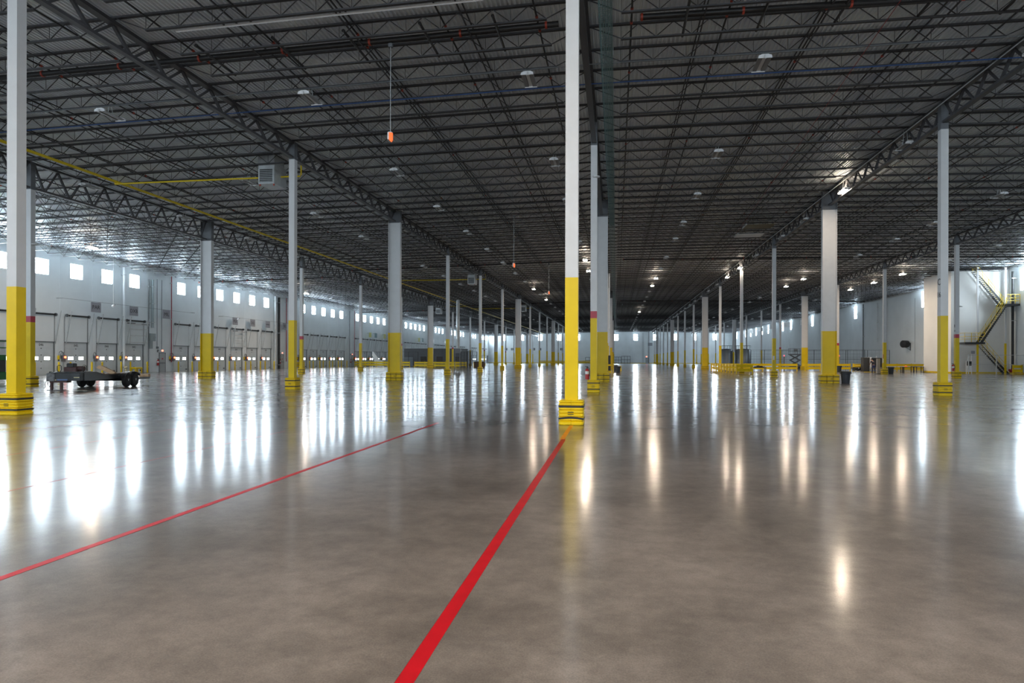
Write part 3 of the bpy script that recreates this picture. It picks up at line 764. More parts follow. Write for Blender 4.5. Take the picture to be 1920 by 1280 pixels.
LIT = {(6,44.0),(0,52.9),(0,88.4),(4,70.3),(4,79.6),(5,88.4),(5,97.2),(7,97.2),(7,88.4),(8,88.4),(8,97.2),(8,79.6),(6,88.4),(6,79.6),(3,97.2),(3,115.0),
       (3,-5.8),(4,-5.8),(5,-5.8),(6,-5.8),(4,3.0),(5,3.0),(2,-5.8),(7,-5.8),(3,3.0),(6,3.0),(5,151.0),(4,160.0)}
for i, x in enumerate(LX):
    z = zroof(x) - (1.02 if i == 0 else 0.56) - 0.40
    if i in (1, 6): z = zroof(x) - 0.98
    if i == 1: z = 11.75
    for j, y in enumerate(LY):
        if i == 8 and y > 235: continue
        lit = (i, y) in LIT
        yy = y - 0.35*(i-4) * (1 if j > 2 else 0) * 0.12 + (0.35 if i in (2, 3) else 0)
        if i == 0: yy = y - 3.6 if y < 60 else y + 0.6
        if i == 8: yy = y + 4.6
        if i in (7,): yy = y + 1.3
        yy = Y0 + JP*round((yy-Y0)/JP)
        where = 'behind the viewpoint, %s' % ordw(j+1) if y < 14 else '%s down the hall' % ordw(j-2)
        fixture((x, yy, z), '%s white high-bay lamp, %s, %s' % ('glowing warm' if lit else 'unlit', LTX[i], where), lit, j, 0.58 if i == 1 else 0.98 if i == 6 else 0.42)

# ================================================================== SPRINKLERS, CONDUITS, TRAY
def longpipe(name, p, q, r, m_, label, cat='pipe', coup=None, n=8):
    p, q = Vector(p), Vector(q)
    t = thing(name, label, cat, p)
    put('pipe', MB().tube((0,0,0), q-p, r, n).mesh('pipe', m_, True), t)
    if coup:
        L = (q-p).length; d = (q-p).normalized()
        for s_ in coup:
            if 0 <= s_ <= L:
                c = d*s_; put('coupling', cached(('coup', r, tuple(round(k, 2) for k in d)), lambda: MB().tube(-d*(0.05 if r < 0.05 else 0.035), d*(0.05 if r < 0.05 else 0.035), r*(1.45 if r < 0.05 else 1.22), 10).mesh('coupling', M_COUP, True)), t, c)
    return t
si = 0
for bi, (xa, xb, nm) in enumerate(BAYS):
    n_ = 6 if bi == 0 else 5
    for i in range(n_):
        x = xa + (xb-xa)*(i+0.5)/n_
        z = zroof(x) - 0.33
        longpipe('sprinkler_pipe', (x, 13.0, z), (x, 268.0, z), 0.032, M_PIPE, '%s black sprinkler branch pipe from the left in the %s' % (ordw(i+1), nm), 'sprinkler pipe', [9.0-0.45, 9.0+0.45, 13.3, 22.0, 31.0, 40.0, 53.0], 6)
    for i in range(1, 4):
        x = xa + (xb-xa)*i/4.0
        for zz, w_ in ((-0.50 if bi else -0.97, 'lower'), (-0.09, 'upper')):
            t = tag(put('joist_bridging', MB().box(x-0.02, x+0.02, 13.0, 268.0, zroof(x)+zz-0.02, zroof(x)+zz+0.02).mesh('joist_bridging', M_STEEL)), '%s thin bridging angle, %s from the left in the %s' % (w_, ordw(i), nm), 'bridging')
for n_, y in enumerate((22.0, 75.0, 128.0, 181.0)):
    for (xa, xb, txt) in ((-50.5, -32.2, 'left wall bay'), (-30.8, -1.9, 'left of the central row'), (0.75, 28.8, 'right of the central row'), (30.2, 44.0, 'right wall bay')):
        za, zb = zroof(xa)-(1.12 if xa < -40 else 0.40), zroof(xb)-(1.12 if xa < -40 else 0.40)
        longpipe('sprinkler_main', (xa, y, za), (xb, y, zb), 0.10, M_PIPE, 'thick black sprinkler main %s, %s crossing' % (txt, ORD[n_]), 'sprinkler main', [0.05, 3.2, 6.4, 9.6, 12.8, 16.0, 19.2, 22.4, 25.6, 28.5], 12)
# short black stubs beside the near main
for i, x in enumerate((-14.2, -11.4, -8.9, -6.3, -3.9, 2.2, 4.6, 7.0, 9.5, 12.0)):
    t = thing('pipe_stub', '%s short black pipe stub from the left by the near sprinkler main' % ordw(i+1), 'pipe', (x, 20.9, zroof(x)-0.5), 0, 'pipe stubs by the near sprinkler main')
    put('pipe', cached('stub', lambda: MB().tube((0,0,0), (0, 2.4, 0), 0.045, 8).mesh('pipe', M_PIPE, True)), t); put('cap', cached('stubc', lambda: MB().tube((0,-0.03,0), (0, 0.05, 0), 0.055, 8).mesh('cap', M_PIPE, True)), t)
M_BLUE = mat('blue_cable', (0.015, 0.06, 0.20), 0.5, noise=0.1)
for (xa, xb, txt) in ((-28.0, XL1, 'left aisle'), (XL1, XC, 'left of the central row'), (XC, XR, 'right of the central row'), (XR, 29.0, 'right aisle')):
    longpipe('blue_cable', (xa, 26.55, zroof(xa)-0.60), (xb, 26.55, zroof(xb)-0.60), 0.022, M_BLUE, 'blue cable tied along a joist, %s' % txt, 'cable', None, 6)
    longpipe('steel_conduit', (xa, 24.78, zroof(xa)-0.60), (xb, 24.78, zroof(xb)-0.60), 0.02, M_TRACK, 'thin steel conduit along a joist, %s' % txt, 'conduit', None, 6)
longpipe('white_conduit', (-14.2, 19.85, zroof(-14.2)-0.52), (-4.0, 19.85, zroof(-4.0)-0.52), 0.04, M_FIX, 'white pipe slung under the joists at the top of the view', 'pipe', None, 8)
longpipe('red_cable', (8.4, 20.0, 12.42), (10.2, 60.0, 12.40), 0.012, mat('red_cable', (0.25, 0.02, 0.02), 0.5, noise=0.1), 'thin red alarm cable running down the right bay', 'cable', None, 5)
longpipe('steel_conduit', (XR-0.55, 17.0, 12.45), (XR-0.55, 200.0, 12.45), 0.022, M_GALV, 'long pale conduit beside the right girder', 'conduit', None, 6)
# wire mesh cable tray
M_TRAY = mat('teal_galvanised_wire', (0.16, 0.27, 0.27), 0.4, metal=0.3, noise=0.08)
tr = thing('cable_tray', 'pale teal wire mesh cable tray along the central columns', 'cable tray', (-0.35, 14.0, 12.25))
LT = 160.0
for i, (x, z) in enumerate(((-0.2, 0.10), (-0.2, 0.03), (-0.16, 0), (-0.08, 0), (0, 0), (0.08, 0), (0.16, 0), (0.2, 0.03), (0.2, 0.10))):
    put('long_wire', MB().tube((x, 0, z), (x, LT, z), 0.011, 4).mesh('long_wire', M_TRAY), tr)
cw = MB(); yy = 0.0
while yy < LT:
    cw.bar((-0.2, yy, 0), (0.2, yy, 0), 0.012, 0.012, caps=False); cw.bar((-0.2, yy, 0), (-0.2, yy, 0.11), 0.012, 0.012, caps=False); cw.bar((0.2, yy, 0), (0.2, yy, 0.11), 0.012, 0.012, caps=False)
    yy += 0.075 if yy < 40 else 0.3
o = put('cross_wire', cw.mesh('cross_wire', M_TRAY), tr); o['kind'] = 'stuff'
put('side_rail', MB().box(0.195, 0.215, 0, LT, -0.02, 0.12).mesh('side_rail', M_TRAY), tr)
for i in range(40):
    put('hanger_rod', cached('trod', lambda: MB().tube((0.23, 0, 0.1), (0.23, 0, 0.78), 0.008, 5).mesh('hanger_rod', M_GALV)), tr, (0, 2.0+4.0*i, 0))

# ================================================================== GAS LINE AND HEATERS
M_GAS = mat('yellow_gas_pipe', (0.72, 0.52, 0.01), 0.4, noise=0.05)
longpipe('gas_pipe', (-28.5, 14.0, 11.72), (-28.5, 266.0, 11.72), 0.075, M_GAS, 'long yellow gas main running down the left aisle', 'gas pipe', None, 10)
def heater(x, y, z, label, gaslab):
    t = thing('unit_heater', label, 'heater', (x, y, z))
    sh = MB(); w, d, h = 0.475, 1.35, 1.12
    put('casing', MB().bbox(-w, w, 0, d, 0, h, 0.012).mesh('casing', M_GALV), t)
    put('upper_plenum', MB().bbox(-w-0.005, w+0.005, -0.02, d-0.3, h, h+0.42, 0.012).mesh('upper_plenum', M_GALV), t)
    put('grille_frame', holed(0.90, 0.82, 0.03, [(-0.38, 0.38, 0.06, 0.76)]).mesh('grille_frame', M_GALV), t, (0, -0.03, 0.03))
    put('grille_back', MB().box(-0.38, 0.38, -0.008, -0.002, 0.09, 0.79).mesh('grille_back', M_BLACK), t)
    for i in range(7): put('louvre', cached('louv', lambda: MB().prism([(-0.045, 0.0), (-0.035, 0.0), (-0.004, 0.055), (-0.014, 0.055)], 'x', -0.375, 0.375).mesh('louvre', M_GALV)), t, (0, 0, 0.11+0.095*i))
    for sx in (-0.4, 0.4):
        put('red_foot', cached('rfoot', lambda: MB().box(-0.03, 0.03, -0.03, 0.03, -0.09, 0).mesh('red_foot', M_COUP)), t, (sx, 0.08, 0))
        put('hanger_rod', cached('hrod', lambda: MB().tube((0, 0, 0), (0, 0, 0.4), 0.012, 6).mesh('hanger_rod', M_GALV)), t, (sx, 0.3, h+0.3))
    g = thing('gas_branch', gaslab, 'gas pipe', (0, 0, 0))
    put('pipe', MB().path([(-28.5, y+0.75, 11.62), (x+1.1, y+0.75, 11.62), (x+1.6, y+0.75, 11.62), (x+1.65, y+0.75, 11.68), (x+1.65, y+0.75, 12.25)], 0.045, 8).mesh('pipe', M_GAS, True), g)
    put('tee', MB().tube((-28.62, y+0.75, 11.65), (-28.36, y+0.75, 11.65), 0.09, 8).mesh('tee', M_GAS, True), g)
heater(-18.84, 33.9, 11.07, 'large galvanised unit heater with louvres hung near the left girder', 'yellow gas branch running to the nearest unit heater')
heater(-17.95, 82.0, 10.95, 'second unit heater, smaller in view, on the far gas branch', 'yellow gas branch running to the second unit heater')
heater(-18.0, 130.0, 10.95, 'third unit heater far down the left aisle', 'yellow gas branch running to the third unit heater')
heater(-33.6, 124.0, 10.2, 'distant unit heater left of the wide yellow column', 'yellow gas branch crossing to the distant left heater')

# ================================================================== HANGING BEACONS
M_ORANGE = mat('orange_beacon', (0.85, 0.12, 0.02), 0.4, emit=(1.0, 0.18, 0.04), estr=0.25)
for i, (y, x, zb, n_) in enumerate(((22.0, -7.66, 9.0, 'nearest'), (Y0+19*JP, -7.6, 8.45, 'second'), (75.0, -7.5, 8.9, 'third'))):
    z1 = zroof(x)-0.60
    t = thing('hanging_beacon', '%s orange and white beacon hanging from the roof on a long rod' % n_, 'beacon', (x, y, zb))
    put('rod', MB().tube((0, 0, 0.32), (0, 0, z1-zb), 0.011, 6).mesh('rod', M_GALV), t)
    put('roof_box', MB().bbox(-0.07, 0.07, -0.07, 0.07, z1-zb-0.05, z1-zb+0.08, 0.01).mesh('roof_box', M_GREY), t)
    put('housing', MB().bbox(-0.08, 0.08, -0.10, 0.06, 0.05, 0.32, 0.02).mesh('housing', M_FIX), t)
    put('orange_lens', MB().prism([(-0.01,0.28),(0.11,0.26),(0.11,0.02),(0.06,-0.05),(-0.01,0.02)], 'y', -0.13, -0.05).mesh('orange_lens', M_ORANGE), t)
# roof hatches
for y, m_, lab in ((61.0, M_FIX, 'pale framed roof hatch panel under the deck'), (57.0, mat('amber_panel', (0.10, 0.07, 0.01), 0.5, noise=0.1), 'dark amber roof hatch panel under the deck')):
    t = thing('roof_hatch', lab, 'hatch', (11.5, y, 12.42))
    put('panel', MB().box(-1.1, 1.1, -0.9, 0.9, 0.0, 0.02).mesh('panel', m_), t); put('curb', holed(2.3, 1.9, 0.1, [(-1.1, 1.1, 0.05, 1.85)]).mesh('curb', M_GALV), t, (0, -0.95, 0.0), rot=(PI/2, 0, 0)) if False else put('curb', MB().box(-1.15, -1.1, -0.95, 0.95, 0.0, 0.12).mesh('curb', M_GALV), t)
# camera domes and drop lamps by the left wall
for y, n_ in ((Y0+23*JP, 'first'), (Y0+35*JP, 'second')):
    t = thing('drop_camera', '%s small white device hanging on a rod before the dock wall' % n_, 'camera', (-47.0, y, 6.5))
    put('rod', MB().tube((0,0,0.1), (0,0,4.56), 0.014, 6).mesh('rod', M_FIX), t); put('body', MB().lathe([(0.05,-0.12),(0.13,-0.06),(0.15,0.0),(0.08,0.08),(0.03,0.12)], 12).mesh('body', M_FIX, True), t)
    put('arm', MB().bar((0,0,0.0),(0.18,0.05,0.12),0.05,0.05).mesh('arm', M_BOX), t)
for (x, y, z, lab) in ((XL2+0.2, YK(1)-0.05, 7.72, 'small white access point on the nearest left column'), (XR2+0.2, YK(3), 6.25, 'small white access point on the column before the stairs'), (XC+0.0, YK(1)-0.2, 10.15, 'small white bracket lamp on the second central column')):
    t = thing('access_point', lab, 'access point', (x, y, z))
    put('plate', MB().lathe([(0.05,0.05),(0.16,0.03),(0.17,0.0),(0.10,-0.03)], 14, (0.12, 0, 0)).mesh('plate', M_FIX, True), t); put('bracket', MB().bar((-0.05,0,0.04),(0.12,0,0.04),0.04,0.03).mesh('bracket', M_BOX), t)
# column lettering
for txt, z, sz in (('C', 4.98, 0.42), ('16', 4.42, 0.34)):
    t = tag(put('column_lettering', text_mesh(txt, sz, M_INK), None, (XR-A/2-0.003, YK(1), z), rot=(PI/2, 0, -PI/2)), 'black painted characters %s on the right foreground column' % txt, 'lettering')
t = tag(put('column_lettering', text_mesh('B', 0.34, M_INK), None, (XR2-A/2-0.003, YK(3), 4.55), rot=(PI/2, 0, -PI/2)), 'black painted B on the column before the stairs', 'lettering')
t = tag(put('column_lettering', text_mesh('14', 0.24, M_INK), None, (XR2-A/2-0.003, YK(3), 4.12), rot=(PI/2, 0, -PI/2)), 'faint small number under the B before the stairs', 'lettering')

# ================================================================== TRAILER
M_TRL = mat('black_trailer_paint', (0.014, 0.015, 0.018), 0.4, noise=0.2, nscale=4.0)
M_TYRE = mat('tyre_rubber', (0.012, 0.012, 0.012), 0.8, noise=0.2, nscale=10.0)
M_RIM = mat('grey_wheel_rim', (0.28, 0.29, 0.30), 0.4, metal=0.5, noise=0.05)
M_WOOD = mat('weathered_plank', (0.20, 0.13, 0.085), 0.75, noise=0.25, nscale=5.0, stretch=(8, 1, 8))
M_WOODL = mat('raw_lumber', (0.48, 0.32, 0.19), 0.7, noise=0.2, nscale=6.0)
M_RUST = mat('rusty_machine', (0.07, 0.03, 0.028), 0.6, noise=0.3, nscale=8.0)
M_REFL = mat('pale_reflector', (0.55, 0.50, 0.30), 0.4, noise=0.05); M_BSTRIP = mat('blue_strip', (0.10, 0.16, 0.33), 0.4, noise=0.1)
TA = math.radians(16.0)
TO = (-26.3, 28.45, 0)
tr = thing('equipment_trailer', 'black tandem-axle equipment trailer parked left of the nearest slim column', 'trailer', TO, TA)
put('front_box', MB().bbox(-0.68, 0.80, 0.0, 0.38, 0.46, 0.85, 0.03).mesh('front_box', M_TRL), tr)
put('front_end_plate', MB().bbox(-0.72, -0.34, -0.05, 0.40, 0.44, 0.83, 0.03).mesh('front_end_plate', mat('scuffed_grey_steel', (0.13, 0.13, 0.135), 0.5, noise=0.35, nscale=9.0)), tr)
side = [(0.3, 0.46), (0.3, 0.85), (1.6, 0.85), (2.4, 0.70), (6.2, 0.70), (6.2, 0.48), (0.9, 0.44)]
for sx in (-0.70, 0.78): put('frame_beam', MB().prism(side, 'x', sx-0.06, sx+0.06).mesh('frame_beam', M_TRL), tr)
for y in (1.0, 2.4, 3.4, 4.4, 5.4, 6.15): put('cross_member', MB().box(-0.64, 0.72, y-0.05, y+0.05, 0.50, 0.64).mesh('cross_member', M_TRL), tr)
for i in range(8): put('deck_plank', cached('plank', lambda: MB().box(0, 0.178, 2.4, 6.2, 0.70, 0.745).mesh('deck_plank', M_WOOD)), tr, (-0.72+0.188*i, 0, 0))
put('front_plate', MB().box(-0.70, 0.78, 0.38, 1.65, 0.853, 0.873).mesh('front_plate', M_TRL), tr)
put('tail_beam', MB().box(0.66, 0.92, 6.2, 7.8, 0.34, 0.46).mesh('tail_beam', M_TRL), tr)
put('tail_beam', MB().box(-0.84, -0.58, 6.2, 7.8, 0.34, 0.46).mesh('tail_beam', M_TRL), tr)
for x, z1 in ((-0.55, 0.46), (-0.12, 0.46)):
    put('jack_leg', MB().box(x-0.05, x+0.05, 0.08, 0.18, 0.02, z1).mesh('jack_leg', M_RUST), tr); put('jack_foot', MB().box(x-0.15, x+0.15, -0.02, 0.28, 0.0, 0.022).mesh('jack_foot', M_TRL), tr)
put('lower_plate', MB().box(-0.62, 0.15, 0.05, 0.5, 0.37, 0.46).mesh('lower_plate', M_RUST), tr)
put('hose', MB().path([(-0.65, -0.06, 0.5), (-0.72, -0.12, 0.35), (-0.70, -0.14, 0.15), (-0.76, -0.12, 0.11)], 0.016, 6).mesh('hose', M_BLACK, True), tr)
put('hose', MB().path([(-0.60, -0.06, 0.5), (-0.62, -0.10, 0.30), (-0.56, -0.06, 0.16), (-0.48, 0.0, 0.36)], 0.014, 6).mesh('hose', M_BLACK, True), tr)
put('reflector', MB().box(0.50, 0.75, -0.012, -0.002, 0.60, 0.64).mesh('reflector', M_REFL), tr); put('reflector', MB().box(-0.46, -0.28, -0.012, -0.002, 0.48, 0.52).mesh('reflector', M_REFL), tr); put('blue_strip', MB().box(-0.25, 0.22, -0.012, -0.002, 0.475, 0.54).mesh('blue_strip', M_BSTRIP), tr)
def wheel(r=0.385, w=0.22):
    ty = MB()
    ty.lathe([(r*0.62,-w/2),(r*0.9,-w/2),(r,-w/2+0.04),(r,w/2-0.04),(r*0.9,w/2),(r*0.62,w/2)], 24); ty.v = [(z, x, y) for x, y, z in ty.v]
    rm = MB(); rm.lathe([(r*0.62,-w/2+0.03),(r*0.60,w/2-0.02),(r*0.48,w/2-0.05),(r*0.2,w/2-0.03),(r*0.16,w/2+0.01),(0.01,w/2+0.01)], 20); rm.v = [(z, x, y) for x, y, z in rm.v]
    return ty.mesh('tyre', M_TYRE, True), rm.mesh('rim', M_RIM, True)
tyre_me, rim_me = wheel()
ME_LUG = MB().box(0.08, 0.112, -0.03, 0.03, 0.11, 0.17).mesh('rim_slot', M_BLACK)
for sx, rz in ((1.16, 0), (-1.10, PI)):
    for y in (4.10, 5.03):
        w_ = put('wheel', tyre_me, tr, (sx, y, 0.385), rz); put('rim', rim_me, w_)
        for k in range(5): put('rim_slot', ME_LUG, w_, (0, 0, 0), rot=(2*PI*k/5, 0, 0))
    fo = [(4.565+1.0*math.cos(t), 0.42+0.42*math.sin(t)**0.6) for t in [PI*i/12 for i in range(1, 12)]]
    fi = [(4.565+0.97*math.cos(t), 0.42+0.39*math.sin(t)**0.6) for t in [PI*i/12 for i in range(11, 0, -1)]]
    put('fender', MB().prism(fo+fi, 'x', sx-0.15, sx+0.15).mesh('fender', M_TRL), tr)
for y in (4.10, 5.03): put('axle', MB().tube((-1.0, y, 0.385), (1.06, y, 0.385), 0.05, 8).mesh('axle', M_TRL, True), tr)
wn_ = thing('winch_engine', 'rusty winch engine bolted on the front of the trailer', 'engine', TO, TA)
put('engine_block', MB().bbox(-0.25, 0.35, 0.55, 1.0, 0.876, 1.12, 0.03).mesh('engine_block', M_RUST), wn_)
put('air_cleaner', MB().bbox(-0.12, 0.22, 0.55, 0.9, 1.12, 1.30, 0.03).mesh('air_cleaner', M_BLACK), wn_)
put('cable_drum', MB().tube((0.30, 0.75, 1.03), (0.62, 0.75, 1.03), 0.13, 14).mesh('cable_drum', M_RUST, True), wn_)
put('base_plate', MB().box(-0.5, 0.72, 0.5, 1.2, 0.874, 0.895).mesh('base_plate', M_TRL), wn_)
for x in (-0.42, 0.72): put('grab_loop', MB().path([(x, 0.45, 0.874), (x-0.05, 0.45, 0.98), (x-0.05, 0.45, 1.16), (x, 0.45, 1.2), (x+0.08, 0.45, 1.2), (x+0.13, 0.45, 1.16), (x+0.13, 0.45, 0.98), (x+0.08, 0.45, 0.874)], 0.018, 6).mesh('grab_loop', M_BLACK, True), wn_)
def on_trailer(x, y): return (TO[0]+x*math.cos(TA)-y*math.sin(TA), TO[1]+x*math.sin(TA)+y*math.cos(TA))
x_, y_ = on_trailer(0.35, 2.6)
tag(put('lumber_board', MB().prism([(0.0,0.30),(0.10,0.42),(0.25,0.42),(0.95,0.06),(0.85,-0.0),(0.7,0.0)], 'y', -0.09, 0.09).mesh('lumber_board', M_WOODL), None, (x_, y_, 0.747), rz=TA), 'raw lumber offcut lying tilted on the trailer deck', 'lumber')
x_, y_ = on_trailer(0.55, 2.45)
tag(put('lumber_board', MB().box(-0.5, 0.3, -0.08, 0.08, 0, 0.05).mesh('lumber_board', M_WOODL), None, (x_, y_-0.15, 0.747), rz=TA), 'flat pale board on the near edge of the trailer deck', 'lumber')
x_, y_ = on_trailer(0.80, 7.4)
tag(put('wood_block', MB().bbox(-0.3, 0.25, -0.15, 0.15, 0, 0.17, 0.01).mesh('wood_block', M_WOODL), None, (x_, y_, 0.462), rz=TA), 'pale wood block resting on the trailer tail beam', 'lumber')

# ================================================================== GREEN MACHINE AT THE LEFT EDGE
M_GRN = mat('green_machine_paint', (0.008, 0.16, 0.035), 0.4, noise=0.1); M_DGR = mat('dark_grey_plastic', (0.05, 0.05, 0.055), 0.5, noise=0.1)
t = thing('floor_machine', 'green and white utility machine half hidden behind the leftmost column', 'machine', (-37.25, 33.45, 0))
put('lower_body', MB().bbox(-2.6, 0, 0, 2.6, 0.22, 0.70, 0.03).mesh('lower_body', M_GRN), t)
put('grille', MB().bbox(-2.58, -0.02, 0.02, 2.58, 0.70, 1.42, 0.02).mesh('grille', M_DGR), t)
put('green_band', MB().bbox(-2.6, 0, 0, 2.6, 1.42, 1.74, 0.02).mesh('green_band', M_GRN), t)
put('white_panel', MB().bbox(-2.57, -0.03, 0.03, 2.57, 1.74, 2.16, 0.02).mesh('white_panel', M_FIX), t)
put('top_panel', MB().box(-2.5, -0.06, 0.10, 2.5, 2.20, 2.55).mesh('top_panel', M_FIX), t)
for z in (2.16, 2.55): put('green_frame', MB().box(-2.6, 0, 0, 2.6, z, z+0.05).mesh('green_frame', M_GRN), t)
for x in (-0.05, -2.6): put('corner_post', MB().box(x, x+0.05, 0, 0.05, 2.21, 2.55).mesh('corner_post', M_GRN), t)
put('black_lamp', MB().bbox(-0.40, -0.07, -0.14, -0.003, 2.24, 2.50, 0.03).mesh('black_lamp', M_BLACK), t)
for x in (-2.2, -0.4):
    for y in (0.5, 2.1): put('wheel', MB().tube((x-0.12, y, 0.24), (x+0.12, y, 0.24), 0.24, 18).mesh('wheel', M_TYRE, True), t)
put('bumper', MB().bbox(-2.4, -0.1, -0.25, 0.0, 0.05, 0.20, 0.03).mesh('bumper', M_FIX), t)

# ================================================================== GUARD RAILS
def guardrail(p, q, label, h=1.05, every=2.2, cat='guard rail'):
    p, q = Vector((*p, 0)), Vector((*q, 0)); L = (q-p).length; ang = math.atan2(q.y-p.y, q.x-p.x)
    t = thing('guard_rail', label, cat, p, ang)
    n = max(1, round(L/every))
    me = cached('grpost', lambda: MB().bbox(-0.055, 0.055, -0.055, 0.055, 0.0, 1.07, 0.008).mesh('post', M_YEL))
    fm = cached('grfoot', lambda: MB().box(-0.13, 0.13, -0.13, 0.13, 0, 0.015).mesh('foot_plate', M_YEL))
    for i in range(n+1):
        put('post', me, t, (L*i/n, 0, 0)); put('foot_plate', fm, t, (L*i/n, 0, 0))
    prof = [(-0.115,-0.16),(-0.075,-0.16),(-0.06,-0.06),(-0.075,0.0),(-0.06,0.06),(-0.075,0.16),(-0.115,0.16),(-0.10,0.06),(-0.115,0.0),(-0.10,-0.06)]
    for z in (0.86, 0.40):
        put('rail_beam', cached(('grb', round(L, 2), z), lambda: MB().prism([(a+0.0, b+z) for a, b in prof], 'x', 0, L).mesh('rail_beam', M_YEL)), t)
guardrail((-50.8, 125.3), (-39.6, 125.3), 'yellow double guard rail before the left fence')
guardrail((-38.2, 124.0), (-27.6, 122.0), 'yellow double guard rail before the grey office')
guardrail((-26.6, 124.0), (-24.6, 124.0), 'short yellow guard rail beside the cardboard box')
guardrail((13.3, 77.6), (13.3, 97.4), 'yellow guard rail receding beside the right column row')
guardrail((13.3, 97.6), (25.2, 99.2), 'yellow guard rail behind the small work table')
guardrail((26.4, 99.6), (32.6, 100.4), 'yellow guard rail behind the wide right column')
guardrail((33.2, 101.0), (43.9, 103.8), 'yellow guard rail behind the folding tables')
guardrail((13.3, 77.5), (15.0, 77.5), 'short end of the yellow rail near the work table')
guardrail((-30.0, 262.0), (-10.0, 262.0), 'distant yellow guard rail at the far end wall')
guardrail((-0.35, 79.0), (-0.35, 84.0), 'yellow rail guarding the panels on the central row')
guardrail((-51.0, 100.3), (-51.0, 104.0), 'low yellow rail before the second service door')
t = thing('dock_step', 'small yellow steel step frame by the last dock door before the panel', 'step', (-50.9, 64.0, 0), 0)
for yy in (0.0, 0.9):
    for xx in (0, 0.5): put('leg', MB().box(xx-0.05, xx+0.05, yy-0.05, yy+0.05, 0, 0.42).mesh('leg', M_YEL), t)
put('top', MB().bbox(-0.08, 0.58, -0.08, 0.98, 0.42, 0.60, 0.02).mesh('top', M_YEL), t)
t = thing('paper_drum', 'cream cardboard figure-like stand beside the yellow step', 'stand', (-50.9, 63.2, 0), 0)
put('shaft', MB().lathe([(0.16,0),(0.12,0.05),(0.10,0.45)], 12).mesh('shaft', M_REFL, True), t); put('top', MB().lathe([(0.06,0.45),(0.16,0.52),(0.16,0.68),(0.08,0.74)], 12).mesh('top', M_REFL, True), t)

# ================================================================== OFFICE, CAGES, BACKGROUND LEFT
M_OFF = mat('grey_modular_panel', (0.075, 0.077, 0.083), 0.6, noise=0.06); M_OFF2 = mat('light_grey_modular_panel', (0.16, 0.18, 0.20), 0.6, noise=0.06)
M_DGL = mat('dark_office_glass', (0.01, 0.01, 0.012), 0.15, noise=0.05)
t = thing('modular_office', 'flat-roofed dark grey modular office behind the yellow rail', 'office', (-43.6, 134.0, 0))
for i in range(6):
    put('wall_panel', cached('offp', lambda: MB().box(0.01, 2.02, 0, 0.1, 0, 3.6).mesh('wall_panel', M_OFF)), t, (2.03*i, 0, 0))
put('side_wall', MB().box(12.1, 12.2, 0.1, 6, 0, 3.6).mesh('side_wall', M_OFF), t); put('side_wall', MB().box(0, 0.1, 0.1, 6, 0, 3.6).mesh('side_wall', M_OFF), t)
put('rear_wall', MB().box(0.1, 12.1, 6, 6.1, 0, 3.6).mesh('rear_wall', M_OFF), t)
put('roof', MB().box(-0.05, 12.3, -0.05, 6.15, 3.6, 3.72).mesh('roof', M_OFF), t)
put('pale_panel', MB().box(0.05, 1.95, -0.03, -0.002, 0, 1.9).mesh('pale_panel', M_OFF2), t)
for x in (3.6, 7.0, 10.9):
    w_ = put('office_window', MB().box(x, x+1.25, -0.03, -0.002, 1.0, 2.1).mesh('office_window', M_DGL), t)
    put('window_trim', MB().box(x-0.05, x+1.3, -0.04, -0.031, 2.1, 2.15).mesh('window_trim', M_OFF2), w_)
put('skirting', MB().box(0, 12.2, -0.02, -0.001, 0, 0.12).mesh('skirting', M_YEL), t)
def mesh_fence(p, q, h, label, every=2.4, step=0.3, name='mesh_fence', m_=None):
    m_ = m_ or M_BLACK
    p, q = Vector((*p, 0)), Vector((*q, 0)); L = (q-p).length; ang = math.atan2(q.y-p.y, q.x-p.x)
    t = thing(name, label, 'fence', p, ang)
    n = max(1, round(L/every)); w = L/n
    for i in range(n+1): put('post', cached(('fpost', h, m_.name), lambda: MB().box(-0.04, 0.04, -0.04, 0.04, 0, h).mesh('post', m_)), t, (L*i/n, 0, 0))
    def pan():
        mb = MB(); z = 0.15
        mb.bar((0.05,0,0.12),(w-0.05,0,0.12),0.03); mb.bar((0.05,0,h-0.04),(w-0.05,0,h-0.04),0.04); mb.bar((0.05,0,h*0.5),(w-0.05,0,h*0.5),0.03)
        x = step
        while x < w-0.05: mb.bar((x,0,0.12),(x,0,h-0.04),0.012,0.012,caps=False); x += step
        z = 0.12+step
        while z < h-0.1: mb.bar((0.05,0,z),(w-0.05,0,z),0.012,0.012,caps=False); z += step
        return mb.mesh('mesh_panel', m_)
    for i in range(n):
        o = put('mesh_panel', cached(('fpan', round(w,2), h, step, m_.name), pan), t, (L*i/n, 0, 0)); o['kind'] = 'stuff'
    return t
mesh_fence((-51.2, 128.0), (-43.7, 130.5), 3.0, 'black wire mesh fence behind the left yellow rail')
mesh_fence((-42.5, 127.5), (-38.6, 127.5), 3.0, 'black wire mesh fence section left of the office')
mesh_fence((-26.4, 112.5), (-23.6, 112.5), 2.85, 'black wire mesh cage front beside the office')
mesh_fence((-26.4, 112.6), (-26.4, 120.0), 2.85, 'black wire mesh cage side nearest the office')
mesh_fence((-30.6, 135.5), (-27.5, 127.0), 3.3, 'tall dark mesh screen on the office right end')
t = tag(put('tail_panel', MB().prism([(0.0, 0.0), (1.5, 0.0), (1.5, 1.25), (0.95, 1.25), (-0.45, 3.0), (-0.62, 3.0), (-0.62, 2.2), (-0.25, 1.5)], 'y', -0.06, 0.06).mesh('tail_panel', M_FIX), None, (-47.0, 126.4, 0)), 'white tail-fin shaped panel standing behind the left yellow rail', 'panel')
t = thing('cardboard_box', 'brown cardboard box behind the slim column right of the cage', 'box', (-25.0, 121.5, 0))
